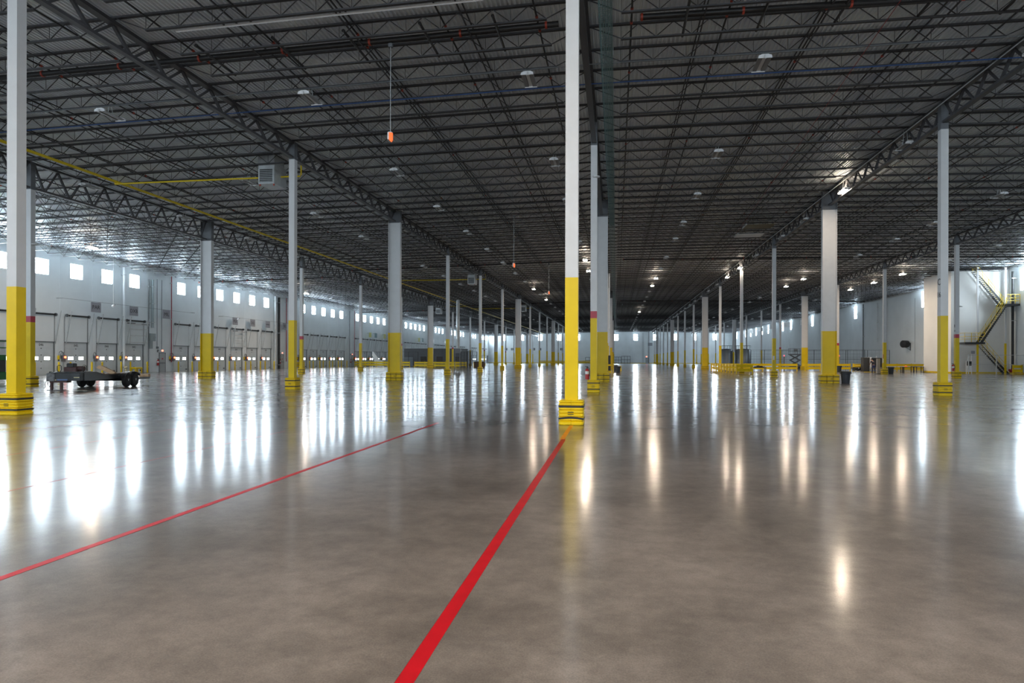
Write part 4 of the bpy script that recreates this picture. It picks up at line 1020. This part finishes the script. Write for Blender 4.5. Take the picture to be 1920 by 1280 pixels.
put('carton', MB().bbox(-0.9, 0.9, -0.6, 0.6, 0, 1.0, 0.01).mesh('carton', mat('cardboard', (0.10, 0.06, 0.04), 0.8, noise=0.1)), t); put('lid', MB().box(-0.92, 0.92, -0.62, 0.62, 1.0, 1.12).mesh('lid', M_BLACK), t)
t = thing('exhaust_duct', 'shiny vertical spiral duct rising behind the slim column', 'duct', (-27.3, 114.0, 0))
put('duct_pipe', MB().lathe([(0.30,3.4),(0.30,5.0),(0.31,5.03),(0.30,5.06),(0.30,7.0),(0.31,7.03),(0.30,7.06),(0.30,9.0),(0.31,9.03),(0.30,9.06),(0.30,11.9)], 20).mesh('duct_pipe', M_GALV, True), t)
put('duct_base', MB().bbox(-0.5, 0.5, -0.5, 0.5, 2.6, 3.4, 0.02).mesh('duct_base', M_BOX), t)
for sx in (-0.45, 0.45): put('stand_leg', MB().box(sx-0.04, sx+0.04, -0.45, -0.37, 0, 2.6).mesh('stand_leg', M_BOX), t)

# ================================================================== BINS
M_BIN = mat('dark_bin_plastic', (0.022, 0.025, 0.032), 0.45, noise=0.1)
def bin_(x, y, label, s=1.0):
    t = thing('trash_bin', label, 'bin', (x, y, 0))
    put('body', cached(('binb', s), lambda: MB().lathe([(0.24*s,0),(0.245*s,0.03*s),(0.30*s,0.70*s),(0.285*s,0.70*s),(0.235*s,0.05*s)], 20).mesh('body', M_BIN, True)), t)
    put('rim', cached(('binr', s), lambda: MB().lathe([(0.302*s,0.62*s),(0.325*s,0.64*s),(0.335*s,0.78*s),(0.31*s,0.79*s),(0.30*s,0.72*s)], 20).mesh('rim', M_BIN, True)), t)
    put('bag', cached(('bing', s), lambda: MB().lathe([(0.337*s,0.68*s),(0.342*s,0.76*s),(0.32*s,0.80*s)], 20).mesh('bag', M_BLACK, True)), t)
    for a in (0, PI): put('handle', cached(('binh', s), lambda: MB().box(0.32*s, 0.37*s, -0.08*s, 0.08*s, 0.66*s, 0.70*s).mesh('handle', M_BIN)), t, rz=a)
bin_(15.18, 47.6, 'dark round trash bin at the right of the wide flanged column', 1.0)
bin_(28.7, 92.5, 'dark trash bin farther back behind the wide right column', 1.0)
bin_(30.25, 80.0, 'dark trash bin touching the column before the tables', 1.0)
bin_(0.25, 78.4, 'dark trash bin right of the central row', 0.95)
bin_(-0.05, 93.0, 'dark trash bin farther along the central row', 1.0)
t = thing('wet_floor_cone', 'small yellow floor stand beside the farther central bin', 'stand', (0.6, 92.0, 0))
put('front_board', MB().prism([(-0.15,0),(0.15,0),(0.1,0.7),(-0.1,0.7)], 'y', -0.02, 0.0).mesh('front_board', M_YELP), t, rot=(-0.2,0,0)); put('rear_board', MB().prism([(-0.15,0),(0.15,0),(0.1,0.7),(-0.1,0.7)], 'y', 0.0, 0.02).mesh('rear_board', M_YELP), t, (0,0.28,0), rot=(0.2,0,0))
extinguisher((XC-0.31, YK(1)+0.10, 0.60), 'red fire extinguisher on the left of the second central column', 1.05)
extinguisher((XR2-0.30, YK(3)-0.05, 0.62), 'red fire extinguisher on the column before the stairs', 1.1)
t = thing('charging_panel', 'black charging panels with a rising conduit on the central row', 'panel', (-0.75, 78.9, 0))
put('upper_cabinet', MB().bbox(-0.14, 0.14, -0.2, 0.2, 0.98, 2.02, 0.02).mesh('upper_cabinet', M_BLACK), t); put('lower_cabinet', MB().bbox(-0.14, 0.14, -0.2, 0.2, 0.25, 0.80, 0.02).mesh('lower_cabinet', M_BLACK), t)
put('frame', holed(0.42, 1.0, 0.06, [(-0.17, 0.17, 0.22, 0.84)]).mesh('frame', M_YEL), t, (0, -0.28, 0)); put('conduit', MB().tube((0,0,2.02),(0,0,11.6),0.05,8).mesh('conduit', M_GALV, True), t)

# ================================================================== RIGHT WORK AREA
M_TABT = mat('dark_table_top', (0.03, 0.028, 0.03), 0.5, noise=0.1); M_TABW = mat('pale_table_top', (0.42, 0.38, 0.34), 0.5, noise=0.08)
def table(x, y, w, d, h, label, top=None, rz=0.0, leg=None):
    t = thing('work_table', label, 'table', (x, y, 0), rz)
    put('top', MB().bbox(-w/2, w/2, -d/2, d/2, h-0.06, h, 0.01).mesh('top', top or M_TABT), t)
    for sx in (-1, 1):
        for sy in (-1, 1): put('leg', MB().box(sx*(w/2-0.06)-0.035, sx*(w/2-0.06)+0.035, sy*(d/2-0.06)-0.035, sy*(d/2-0.06)+0.035, 0, h-0.06).mesh('leg', leg or M_TABT), t)
    return t
table(16.0, 79.4, 1.6, 0.8, 0.70, 'small dark work table piled with parts by the yellow rail', None, 0, M_TRACK)
t = thing('parts_pile', 'heap of dark machine parts on the small work table', 'parts', (16.05, 79.4, 0.70))
for i, (a, b, c_, d_) in enumerate(((-0.4,-0.1,0.22,0.10),(-0.1,0.05,0.2,0.22),(0.2,-0.05,0.25,0.16),(0.45,0.1,0.15,0.08))): put('part', MB().bbox(a-c_/2-0.05, a+c_/2+0.05, b-0.15, b+0.15, 0, d_, 0.03).mesh('part', M_DGR if i % 2 else M_BLACK), t)
table(34.6, 90.2, 1.9, 0.8, 0.78, 'pale folding table nearest the column with the bin', M_TABW, -0.1)
table(36.4, 90.8, 1.7, 0.8, 0.74, 'dark folding table in the middle of the table row', None, 0.05)
table(37.9, 92.0, 1.3, 0.8, 0.76, 'dark folding table at the right end of the row', None, 0.0)
t = tag(put('orange_vest', MB().lathe([(0.14,0),(0.17,0.04),(0.10,0.09),(0.03,0.12)], 12).mesh('orange_vest', M_ORANGE, True), None, (36.0, 90.6, 0.745)), 'small orange bundle on the middle folding table', 'bundle')
for i, (x, y, w_, lab) in enumerate(((37.6, 88.8, 0.9, 'dark strap lying on the floor before the tables'), (39.0, 89.6, 0.7, 'tan scrap of packing on the floor past the tables'))):
    tag(put('floor_scrap', MB().bbox(-w_/2, w_/2, -0.15, 0.15, 0.001, 0.03, 0.005).mesh('floor_scrap', M_BLACK if i == 0 else M_WOODL), None, (x, y, 0)), lab, 'scrap')
t = thing('scanner_machine', 'grey and black cargo scanner cabinet behind the worker', 'machine', (31.7, 92.6, 0))
put('left_cabinet', MB().bbox(0, 0.75, 0, 1.0, 0.05, 1.90, 0.03).mesh('left_cabinet', mat('graphite_panel', (0.045, 0.045, 0.045), 0.5, noise=0.08)), t)
put('white_column', MB().bbox(0.76, 0.97, -0.05, 0.9, 0.4, 1.92, 0.02).mesh('white_column', M_FIX), t)
put('scan_tunnel', MB().bbox(0.98, 2.25, 0, 1.0, 0.62, 1.85, 0.03).mesh('scan_tunnel', M_BLACK), t)
put('conveyor_bed', MB().bbox(0.9, 2.3, -0.4, 1.2, 0.45, 0.60, 0.02).mesh('conveyor_bed', M_GREY), t)
for x in (1.05, 1.6, 2.15): put('leg', MB().box(x-0.05, x+0.05, -0.2, 0.0, 0, 0.45).mesh('leg', M_GREY), t)
put('beacon', MB().lathe([(0.05,1.85),(0.06,1.88),(0.06,2.0),(0.03,2.03)], 10, (1.7, 0.4, 0)).mesh('beacon', M_FIX, True), t)
put('base_strip', MB().box(-0.1, 2.3, -0.5, -0.42, 0.0, 0.06).mesh('base_strip', M_YEL), t)
t = thing('floor_scrubber', 'black and yellow floor scrubber left of the worker', 'machine', (31.5, 94.3, 0))
put('body', MB().bbox(-0.4, 0.4, -0.3, 0.6, 0.12, 0.62, 0.06).mesh('body', M_BLACK), t); put('tank', MB().bbox(-0.42, 0.42, -0.25, 0.5, 0.62, 0.82, 0.05).mesh('tank', M_YELP), t)
put('handlebar', MB().path([(-0.45,-0.3,0.85),(-0.3,-0.4,0.92),(0.3,-0.4,0.92),(0.45,-0.3,0.85)], 0.025, 6).mesh('handlebar', M_BLACK, True), t)
for x in (-0.25, 0.25): put('wheel', MB().tube((x-0.04,-0.2,0.12),(x+0.04,-0.2,0.12),0.12,12).mesh('wheel', M_FIX, True), t)
put('gauge', MB().tube((0.1,-0.31,0.48),(0.1,-0.34,0.48),0.07,12).mesh('gauge', M_FIX, True), t)
t = thing('pallet_stand', 'narrow pale upright stand left of the column with the bin', 'stand', (29.0, 80.2, 0))
put('upright', MB().bbox(-0.16, 0.16, -0.15, 0.15, 0.05, 1.72, 0.02).mesh('upright', M_TABW), t); put('foot', MB().box(-0.25, 0.25, -0.3, 0.3, 0, 0.05).mesh('foot', M_BLACK), t)
t = thing('notice_wrap', 'red and white notices wrapped on the column before the tables', 'notice', (XR2, YK(4), 0))
put('red_notice', MB().box(-0.17, -0.155, -0.165, -0.02, 1.75, 2.2).mesh('red_notice', M_EXTR), t); put('white_notice', MB().box(-0.17, -0.155, -0.165, -0.02, 1.25, 1.70).mesh('white_notice', M_FIX), t)
tag(put('column_notice', MB().box(-0.12, 0.02, -0.17, -0.156, 1.55, 1.92).mesh('column_notice', M_FIX), None, (XR, YK(3), 0)), 'small pale notice on the fourth column right of centre', 'notice')

# worker bending over the machine, seen from behind
M_SKIN = mat('skin', (0.36, 0.20, 0.14), 0.55, noise=0.05); M_SHIRT = mat('navy_shirt', (0.012, 0.015, 0.03), 0.8, noise=0.15); M_JEAN = mat('blue_jeans', (0.02, 0.035, 0.12), 0.8, noise=0.2); M_HAIR = mat('dark_hair', (0.02, 0.013, 0.01), 0.6, noise=0.2)
def skinned(name, V, Ed, R, m_, parent, root=0, sub=1):
    me = bpy.data.meshes.new(name); me.from_pydata(V, Ed, []); o = put(name, me, parent)
    md = o.modifiers.new('skin', 'SKIN'); md.use_smooth_shade = True
    if not me.skin_vertices: me.skin_vertices.new()
    for i, r in enumerate(R):
        sv = me.skin_vertices[0].data[i]; sv.radius = (r, r) if not isinstance(r, tuple) else r; sv.use_root = (i == root)
    sm = o.modifiers.new('sub', 'SUBSURF'); sm.levels = sub; sm.render_levels = sub
    me.materials.append(m_); return o
pw = thing('person', 'worker in navy shirt and blue jeans bending over the scanner', 'person', (32.55, 91.5, 0), 0.1)
bV = [(0,0,0.92),(0,0.10,1.12),(0,0.26,1.34),(0,0.36,1.44),(0,0.45,1.50),(0,0.54,1.55),(0,0.60,1.62)]
bE = [(0,1),(1,2),(2,3),(3,4),(4,5),(5,6)]; bR = [0.11,0.11,0.13,0.07,0.055,0.085,0.09]
for s_ in (-1, 1):
    b0 = len(bV)
    bV += [(s_*0.19,0.28,1.38),(s_*0.27,0.36,1.12),(s_*0.24,0.56,0.96),(s_*0.23,0.63,0.93)]
    bE += [(2,b0),(b0,b0+1),(b0+1,b0+2),(b0+2,b0+3)]; bR += [0.06,0.045,0.032,0.035]
    for k in range(5):
        f0 = len(bV); off = (k-2)*0.02
        L_ = [0.05,0.07,0.075,0.07,0.055][k]
        bV += [(s_*0.23+off,0.66,0.925),(s_*0.23+off*1.3,0.66+L_,0.90),(s_*0.23+off*1.3,0.67+L_,0.86)]
        bE += [(b0+3,f0),(f0,f0+1),(f0+1,f0+2)]; bR += [0.010,0.009,0.008]
    l0 = len(bV)
    bV += [(s_*0.10,0.0,0.86),(s_*0.14,0.03,0.48),(s_*0.16,-0.03,0.10),(s_*0.17,0.12,0.05)]
    bE += [(0,l0),(l0,l0+1),(l0+1,l0+2),(l0+2,l0+3)]; bR += [0.08,0.055,0.042,0.04]
body = skinned('body', bV, bE, bR, M_SKIN, pw)
skinned('shirt', [(0,-0.01,0.93),(0,0.10,1.12),(0,0.26,1.36),(-0.19,0.28,1.39),(0.19,0.28,1.39),(-0.25,0.33,1.22),(0.25,0.33,1.22)], [(0,1),(1,2),(2,3),(2,4),(3,5),(4,6)], [(0.17,0.14),(0.18,0.15),(0.17,0.15),0.085,0.085,0.07,0.07], M_SHIRT, pw)
skinned('jeans', [(0,0.0,0.96),(0,0,0.86),(-0.10,0,0.80),(-0.14,0.03,0.48),(-0.16,-0.03,0.12),(0.10,0,0.80),(0.14,0.03,0.48),(0.16,-0.03,0.12)], [(0,1),(1,2),(2,3),(3,4),(1,5),(5,6),(6,7)], [(0.17,0.14),(0.18,0.15),0.11,0.085,0.075,0.11,0.085,0.075], M_JEAN, pw)
put('hair', MB().lathe([(0.02,-0.08),(0.075,-0.05),(0.098,0.02),(0.085,0.075),(0.03,0.105)], 14).mesh('hair', M_HAIR, True), pw, (0, 0.58, 1.64), rot=(-0.5, 0, 0))
for s_ in (-1, 1): put('boot', MB().bbox(s_*0.17-0.05, s_*0.17+0.05, -0.10, 0.20, 0.0, 0.11, 0.025).mesh('boot', M_BLACK), pw)

# fenced enclosure, tanks, scissor lift in the right background
M_FENG = mat('grey_fence_steel', (0.10, 0.11, 0.12), 0.5, noise=0.1)
mesh_fence((24.0, 128.0), (44.0, 128.0), 3.4, 'grey mesh fence before the distant right windows', 2.9, 0.5, 'mesh_fence', M_FENG)
mesh_fence((24.0, 117.0), (44.0, 117.0), 3.2, 'grey mesh fence in front of the scissor lift', 3.3, 0.6, 'mesh_fence', M_FENG)
M_TANK = mat('dark_tank_steel', (0.20, 0.23, 0.26), 0.35, metal=0.3, noise=0.12, nscale=0.8)
for x, r, lab in ((20.6, 1.15, 'smaller dark round tank behind the yellow rail'), (23.6, 1.5, 'larger dark round tank beside the fence')):
    t = thing('storage_tank', lab, 'tank', (x, 131.0, 0))
    put('shell', MB().lathe([(r,0),(r,3.45),(r-0.03,3.5)], 32).mesh('shell', M_TANK, True), t); put('roof', MB().lathe([(r-0.03,3.5),(r*0.5,3.6),(0.05,3.65)], 32).mesh('roof', M_TANK, True), t)
    for k in range(8):
        a = 2*PI*k/8; put('rail_post', MB().tube((r*0.95*math.cos(a), r*0.95*math.sin(a), 3.5), (r*0.95*math.cos(a), r*0.95*math.sin(a), 4.2), 0.025, 6).mesh('rail_post', M_FENG), t)
    put('rail_ring', MB().path([(r*0.95*math.cos(2*PI*k/24), r*0.95*math.sin(2*PI*k/24), 4.2) for k in range(25)], 0.025, 6).mesh('rail_ring', M_FENG, True), t)
t = thing('scissor_lift', 'grey scissor lift standing behind the fence left of the wide column', 'lift', (30.4, 121.0, 0))
put('base', MB().bbox(-0.9, 0.9, -0.5, 0.5, 0.2, 0.6, 0.03).mesh('base', M_GREY), t)
for x in (-0.6, 0.6):
    for y in (-0.5, 0.5): put('wheel', MB().tube((x, y-0.08, 0.2), (x, y+0.08, 0.2), 0.2, 14).mesh('wheel', M_TYRE, True), t)
for k in range(2):
    for y in (-0.4, 0.4):
        put('scissor_arm', MB().bar((-0.8, y, 0.6+0.9*k), (0.8, y, 1.5+0.9*k), 0.06, 0.10).mesh('scissor_arm', M_FENG), t); put('scissor_arm', MB().bar((0.8, y, 0.6+0.9*k), (-0.8, y, 1.5+0.9*k), 0.06, 0.10).mesh('scissor_arm', M_FENG), t)
put('platform', MB().bbox(-1.0, 1.0, -0.55, 0.55, 2.4, 2.55, 0.02).mesh('platform', M_GREY), t)
for x in (-0.95, 0, 0.95):
    for y in (-0.5, 0.5): put('rail_post', MB().box(x-0.025, x+0.025, y-0.025, y+0.025, 2.55, 3.5).mesh('rail_post', M_FENG), t)
for z in (3.0, 3.5):
    for y in (-0.5, 0.5): put('hand_rail', MB().bar((-0.97, y, z), (0.97, y, z), 0.04).mesh('hand_rail', M_FENG), t)
put('control_box', MB().bbox(-0.3, 0.3, -0.6, -0.4, 3.0, 3.4, 0.02).mesh('control_box', M_BOX), t)
for i, (x, y) in enumerate(((26.5, 112.0), (34.9, 112.5))):
    t = thing('safety_pole', 'grey post with a pink beacon, %s of the wide right column' % ('left' if i == 0 else 'right'), 'pole', (x, y, 0))
    put('post', MB().bbox(-0.12, 0.12, -0.12, 0.12, 0, 2.1, 0.02).mesh('post', M_BOX), t); put('beacon', MB().lathe([(0.10,2.1),(0.10,2.3),(0.04,2.36)], 10).mesh('beacon', mat('pink_beacon', (0.8, 0.15, 0.2), 0.4, emit=(1, 0.15, 0.2), estr=0.3), True), t)
# right wall pipes, fan
wallpipe('standpipe', 120.7, 0.07, 0.0, 11.6, M_REDP, 'dark red standpipe on the right wall left of the slim column', XWR)
wallpipe('downpipe', 151.5, 0.20, 0.0, 11.6, M_SHAFT, 'thick black pipe on the distant right wall', XWR)
wallpipe('conduit', 131.0, 0.10, 0.0, 11.8, M_TRACK, 'grey pipe beside the lone right wall window', XWR)
wallpipe('conduit', 124.5, 0.05, 4.6, 11.5, M_GALV, 'thin galvanised conduit ending in a small box on the right wall', XWR)
wallpipe('conduit', 110.0, 0.02, 1.2, 11.0, M_TRACK, 'thin cable dropping behind the wall fan', XWR, off=0.003, clips=False)
t = thing('wall_fan', 'black round drum fan bracketed on the right wall', 'fan', (44.2, 111.6, 4.05))
fn = MB(); fn.lathe([(0.52,-0.42),(0.56,-0.40),(0.56,0.40),(0.52,0.42),(0.50,0.40),(0.50,-0.40)], 24); fn.v = [(z, x, y) for x, y, z in fn.v]
AX = (0, 0, 0.45)
put('drum', fn.mesh('drum', M_BLACK, True), t, rot=AX)
for r in (0.12, 0.22, 0.32, 0.42, 0.5): put('grille_ring', MB().path([(-0.43, r*math.cos(2*PI*k/20), r*math.sin(2*PI*k/20)) for k in range(21)], 0.008, 4).mesh('grille_ring', M_DGR), t, rot=AX)
for k in range(4): put('blade', MB().prism([(0.06,-0.03),(0.46,-0.10),(0.48,0.08),(0.06,0.05)], 'x', -0.05, 0.0).mesh('blade', M_DGR), t, rot=(k*PI/2, 0, 0.45))
put('hub', MB().tube((-0.15,0,0),(0.15,0,0),0.09,12).mesh('hub', M_DGR, True), t, rot=AX)
put('bracket', MB().bar((0.1,0,-0.55),(0.79,0,-0.9),0.05,0.05).mesh('bracket', M_DGR), t); put('bracket_arm', MB().bar((0.1,0,0.0),(0.79,0,0.0),0.06,0.06).mesh('bracket_arm', M_DGR), t); put('wall_plate', MB().box(0.75,0.795,-0.12,0.12,-1.0,0.2).mesh('wall_plate', M_DGR), t)
# hanging white boards before the right windows
for i, (x, y, z) in enumerate(((39.5, 165.0, 9.2), (39.5, 150.5, 9.0), (39.5, 178.0, 9.4), (39.5, 192.0, 9.4), (39.5, 206.0, 9.4), (39.5, 220.0, 9.5))):
    t = thing('hanging_board', '%s white board hung before the distant right windows' % ORD[i], 'sign', (x, Y0+JP*round((y-Y0)/JP), z))
    put('board', cached('hb', lambda: MB().box(-0.7, 0.7, -0.01, 0.01, 0, 1.1).mesh('board', M_FIX)), t); put('wire', cached('hbw', lambda: MB().tube((0,0,1.1),(0,0,3.0),0.012,5).mesh('wire', M_WIRE)), t)
# far wall features
M_FW = mat('distant_dark_steel', (0.03, 0.035, 0.04), 0.6, noise=0.1)
for x0, x1, h, lab in ((2.2, 5.6, 2.9, 'dark steel rack standing at the far end wall'), (-1.0, 2.0, 2.6, 'dark steel rack left of its twin at the far wall'), (-12.0, -7.5, 2.4, 'low dark rack left of the central columns at the far wall')):
    t = thing('storage_rack', lab, 'rack', (x0, 267.5, 0)); w_ = x1-x0
    for i in range(4):
        for y in (0, 1.0): put('upright', MB().box(w_*i/3-0.05, w_*i/3+0.05, y-0.05, y+0.05, 0, h).mesh('upright', M_FW), t)
    for z in (0.1, h*0.5, h-0.05):
        for y in (0, 1.0): put('beam', MB().box(0, w_, y-0.04, y+0.04, z-0.06, z+0.06).mesh('beam', M_FW), t)
t = thing('wall_board', 'grey board hung on the far end wall right of centre', 'sign', (13.4, YFAR-0.15, 7.0)); put('board', MB().box(-0.85, 0.85, -0.03, 0, 0, 1.2).mesh('board', M_SIGN), t); put('riser_pipe', MB().tube((-0.5,0.05,-6.9),(-0.5,0.05,5.5),0.12,8).mesh('riser_pipe', M_TRACK, True), t)
ladder = thing('wall_ladder', 'thin ladder fixed on the far end wall', 'ladder', (10.6, YFAR-0.25, 0))
for sx in (-0.22, 0.22): put('rail', MB().box(sx-0.03, sx+0.03, -0.03, 0.03, 0.3, 12.3).mesh('rail', M_TRACK), ladder)
for i in range(20): put('rung', cached('rung', lambda: MB().bar((-0.22,0,0),(0.22,0,0),0.04).mesh('rung', M_TRACK)), ladder, (0,0,0.6+0.6*i))
ndoor += 1
d = struct('door_%d' % ndoor, None, 'grey service door in the far end wall', (12.2, YFAR, 0)); put('door_leaf', ME_LEAF, d); put('door_frame', ME_DFR, d, (0,-0.06,0)); put('panic_bar', ME_BAR, d)
t = thing('exit_sign', 'small red exit sign on the far end wall', 'exit sign', (12.0, YFAR, 2.5)); put('housing', MB().bbox(-0.3,0.3,-0.09,-0.004,0,0.4,0.01).mesh('housing', M_FIX), t); put('face', MB().box(-0.28,0.28,-0.096,-0.091,0.03,0.37).mesh('face', M_EXIT), t)
# black lettering high on the left end of the far wall
for i, x in enumerate((-44.5, -42.0, -33.0, -30.5, -21.8, -19.6, -18.0, -9.6)):
    t = thing('wall_letter_board', 'small dark board %s from the left on the far wall' % ORD[i], 'sign', (x, YFAR-0.02, 5.2)); put('board', cached('wlb', lambda: MB().box(-0.45, 0.45, -0.04, 0, 0, 0.9).mesh('board', M_FW)), t); put('stripe', cached('wlb2', lambda: MB().box(-0.1, 0.1, -0.045, -0.04, 0.1, 0.8).mesh('stripe', M_FIX)), t)

# ================================================================== STAIRS
M_STR = mat('black_stringer', (0.014, 0.014, 0.016), 0.45, noise=0.15)
st = thing('steel_staircase', 'black steel staircase with yellow handrails climbing to the roof', 'staircase', (0, 0, 0))
YA, YB, YC_ = 83.15, 84.1, 85.05
def flight(x0, z0, x1, z1, ya, yb, n):
    for y in (ya, yb):
        put('stringer', MB().prism([(x0, z0-0.02), (x0+(0.32 if x1 < x0 else -0.32), z0-0.02), (x1+(0.32 if x1 < x0 else -0.32), z1-0.36), (x1, z1+0.02)], 'y', y-0.025, y+0.025).mesh('stringer', M_STR), st)
        for h in (0.95, 0.55):
            put('hand_rail', MB().tube((x0, y, z0+h), (x1, y, z1+h), 0.019, 6).mesh('hand_rail', M_YEL, True), st)
        for k in range(5):
            f_ = (k+0.3)/4.6; X = x0+(x1-x0)*f_; Z = z0+(z1-z0)*f_
            put('baluster', MB().tube((X, y, Z), (X, y, Z+0.95), 0.022, 6).mesh('baluster', M_YEL, True), st)
    tm = MB().box(-0.14, 0.14, ya+0.03, yb-0.03, -0.02, 0.02).mesh('tread', M_GREY)
    for k in range(1, n): put('tread', tm, st, (x0+(x1-x0)*k/n, 0, z0+(z1-z0)*k/n))
flight(44.15, 0.0, 41.25, 3.62, YB+0.05, YC_, 18)
flight(41.15, 3.62, 43.75, 7.95, YA, YB-0.05, 20)
flight(43.65, 7.95, 40.75, 11.9, YB+0.05, YC_, 20)
def landing(xa, xb, z, label):
    put('landing', MB().box(xa, xb, YA-0.05, YC_+0.05, z-0.22, z).mesh('landing', M_STR), st)
    for zz in (0.35, 0.65, 1.05):
        put('hand_rail', MB().tube((xa, YA, z+zz), (xb, YA, z+zz), 0.026, 6).mesh('hand_rail', M_YEL, True), st)
        xo = xa if xa < 40 else xb
        put('hand_rail', MB().tube((xo, YA, z+zz), (xo, YC_, z+zz), 0.026, 6).mesh('hand_rail', M_YEL, True), st)
    n = 3
    for i in range(n+1): put('baluster', MB().tube((xa+(xb-xa)*i/n, YA, z), (xa+(xb-xa)*i/n, YA, z+1.05), 0.025, 6).mesh('baluster', M_YEL, True), st)
landing(39.25, 41.35, 3.62, '')
landing(43.5, 44.93, 7.95, '')
for x, lab in ((41.05, 'left'), (43.95, 'right')):
    t = thing('stair_post', 'slim white and yellow post at the %s of the staircase' % lab, 'post', (x, YB, 0))
    put('yellow_shaft', MB().box(-0.1, 0.1, -0.05, 0.05, 0, 3.5).mesh('yellow_shaft', M_YEL), t); put('white_shaft', MB().box(-0.1, 0.1, -0.05, 0.05, 3.5, 12.3).mesh('white_shaft', M_WHITE), t)
wallpipe('riser_pipe', 83.95, 0.13, 0.45, 11.7, M_SHAFT, 'thick black sprinkler riser right of the staircase', XWR, 0.25)
t = thing('riser_valve', 'dark red valve at the foot of the black sprinkler riser', 'valve', (44.6, 83.95, 0.2)); put('valve_body', MB().lathe([(0.24,0),(0.28,0.1),(0.2,0.3),(0.14,0.42)], 14).mesh('valve_body', M_REDP, True), t); put('hand_wheel', MB().tube((-0.3,0,0.25),(-0.34,0,0.25),0.14,14).mesh('hand_wheel', M_REDP, True), t)
guardrail((44.0, 82.7), (44.9, 82.7), 'small yellow guard frame before the sprinkler riser', every=0.9)
t = thing('notice_stand', 'white framed notice stand with black box left of the stairs', 'stand', (40.2, 84.2, 0))
for sx in (-0.28, 0.28): put('leg', MB().box(sx-0.03, sx+0.03, -0.03, 0.03, 0, 2.3 if sx > 0 else 1.5).mesh('leg', M_FIX), t)
put('black_box', MB().bbox(-0.24, 0.24, -0.10, 0.03, 0.95, 1.45, 0.02).mesh('black_box', M_BLACK), t); put('white_board', MB().box(-0.22, 0.22, -0.06, -0.03, 0.4, 0.92).mesh('white_board', M_FIX), t); put('grey_sign', MB().box(0.2, 0.6, -0.05, -0.02, 2.3, 2.65).mesh('grey_sign', M_SIGN), t)
mesh_fence((39.2, 82.2), (44.9, 82.2), 2.2, 'thin chain-link fence line before the stairs', 2.85, 5.0, 'mesh_fence', M_GALV)
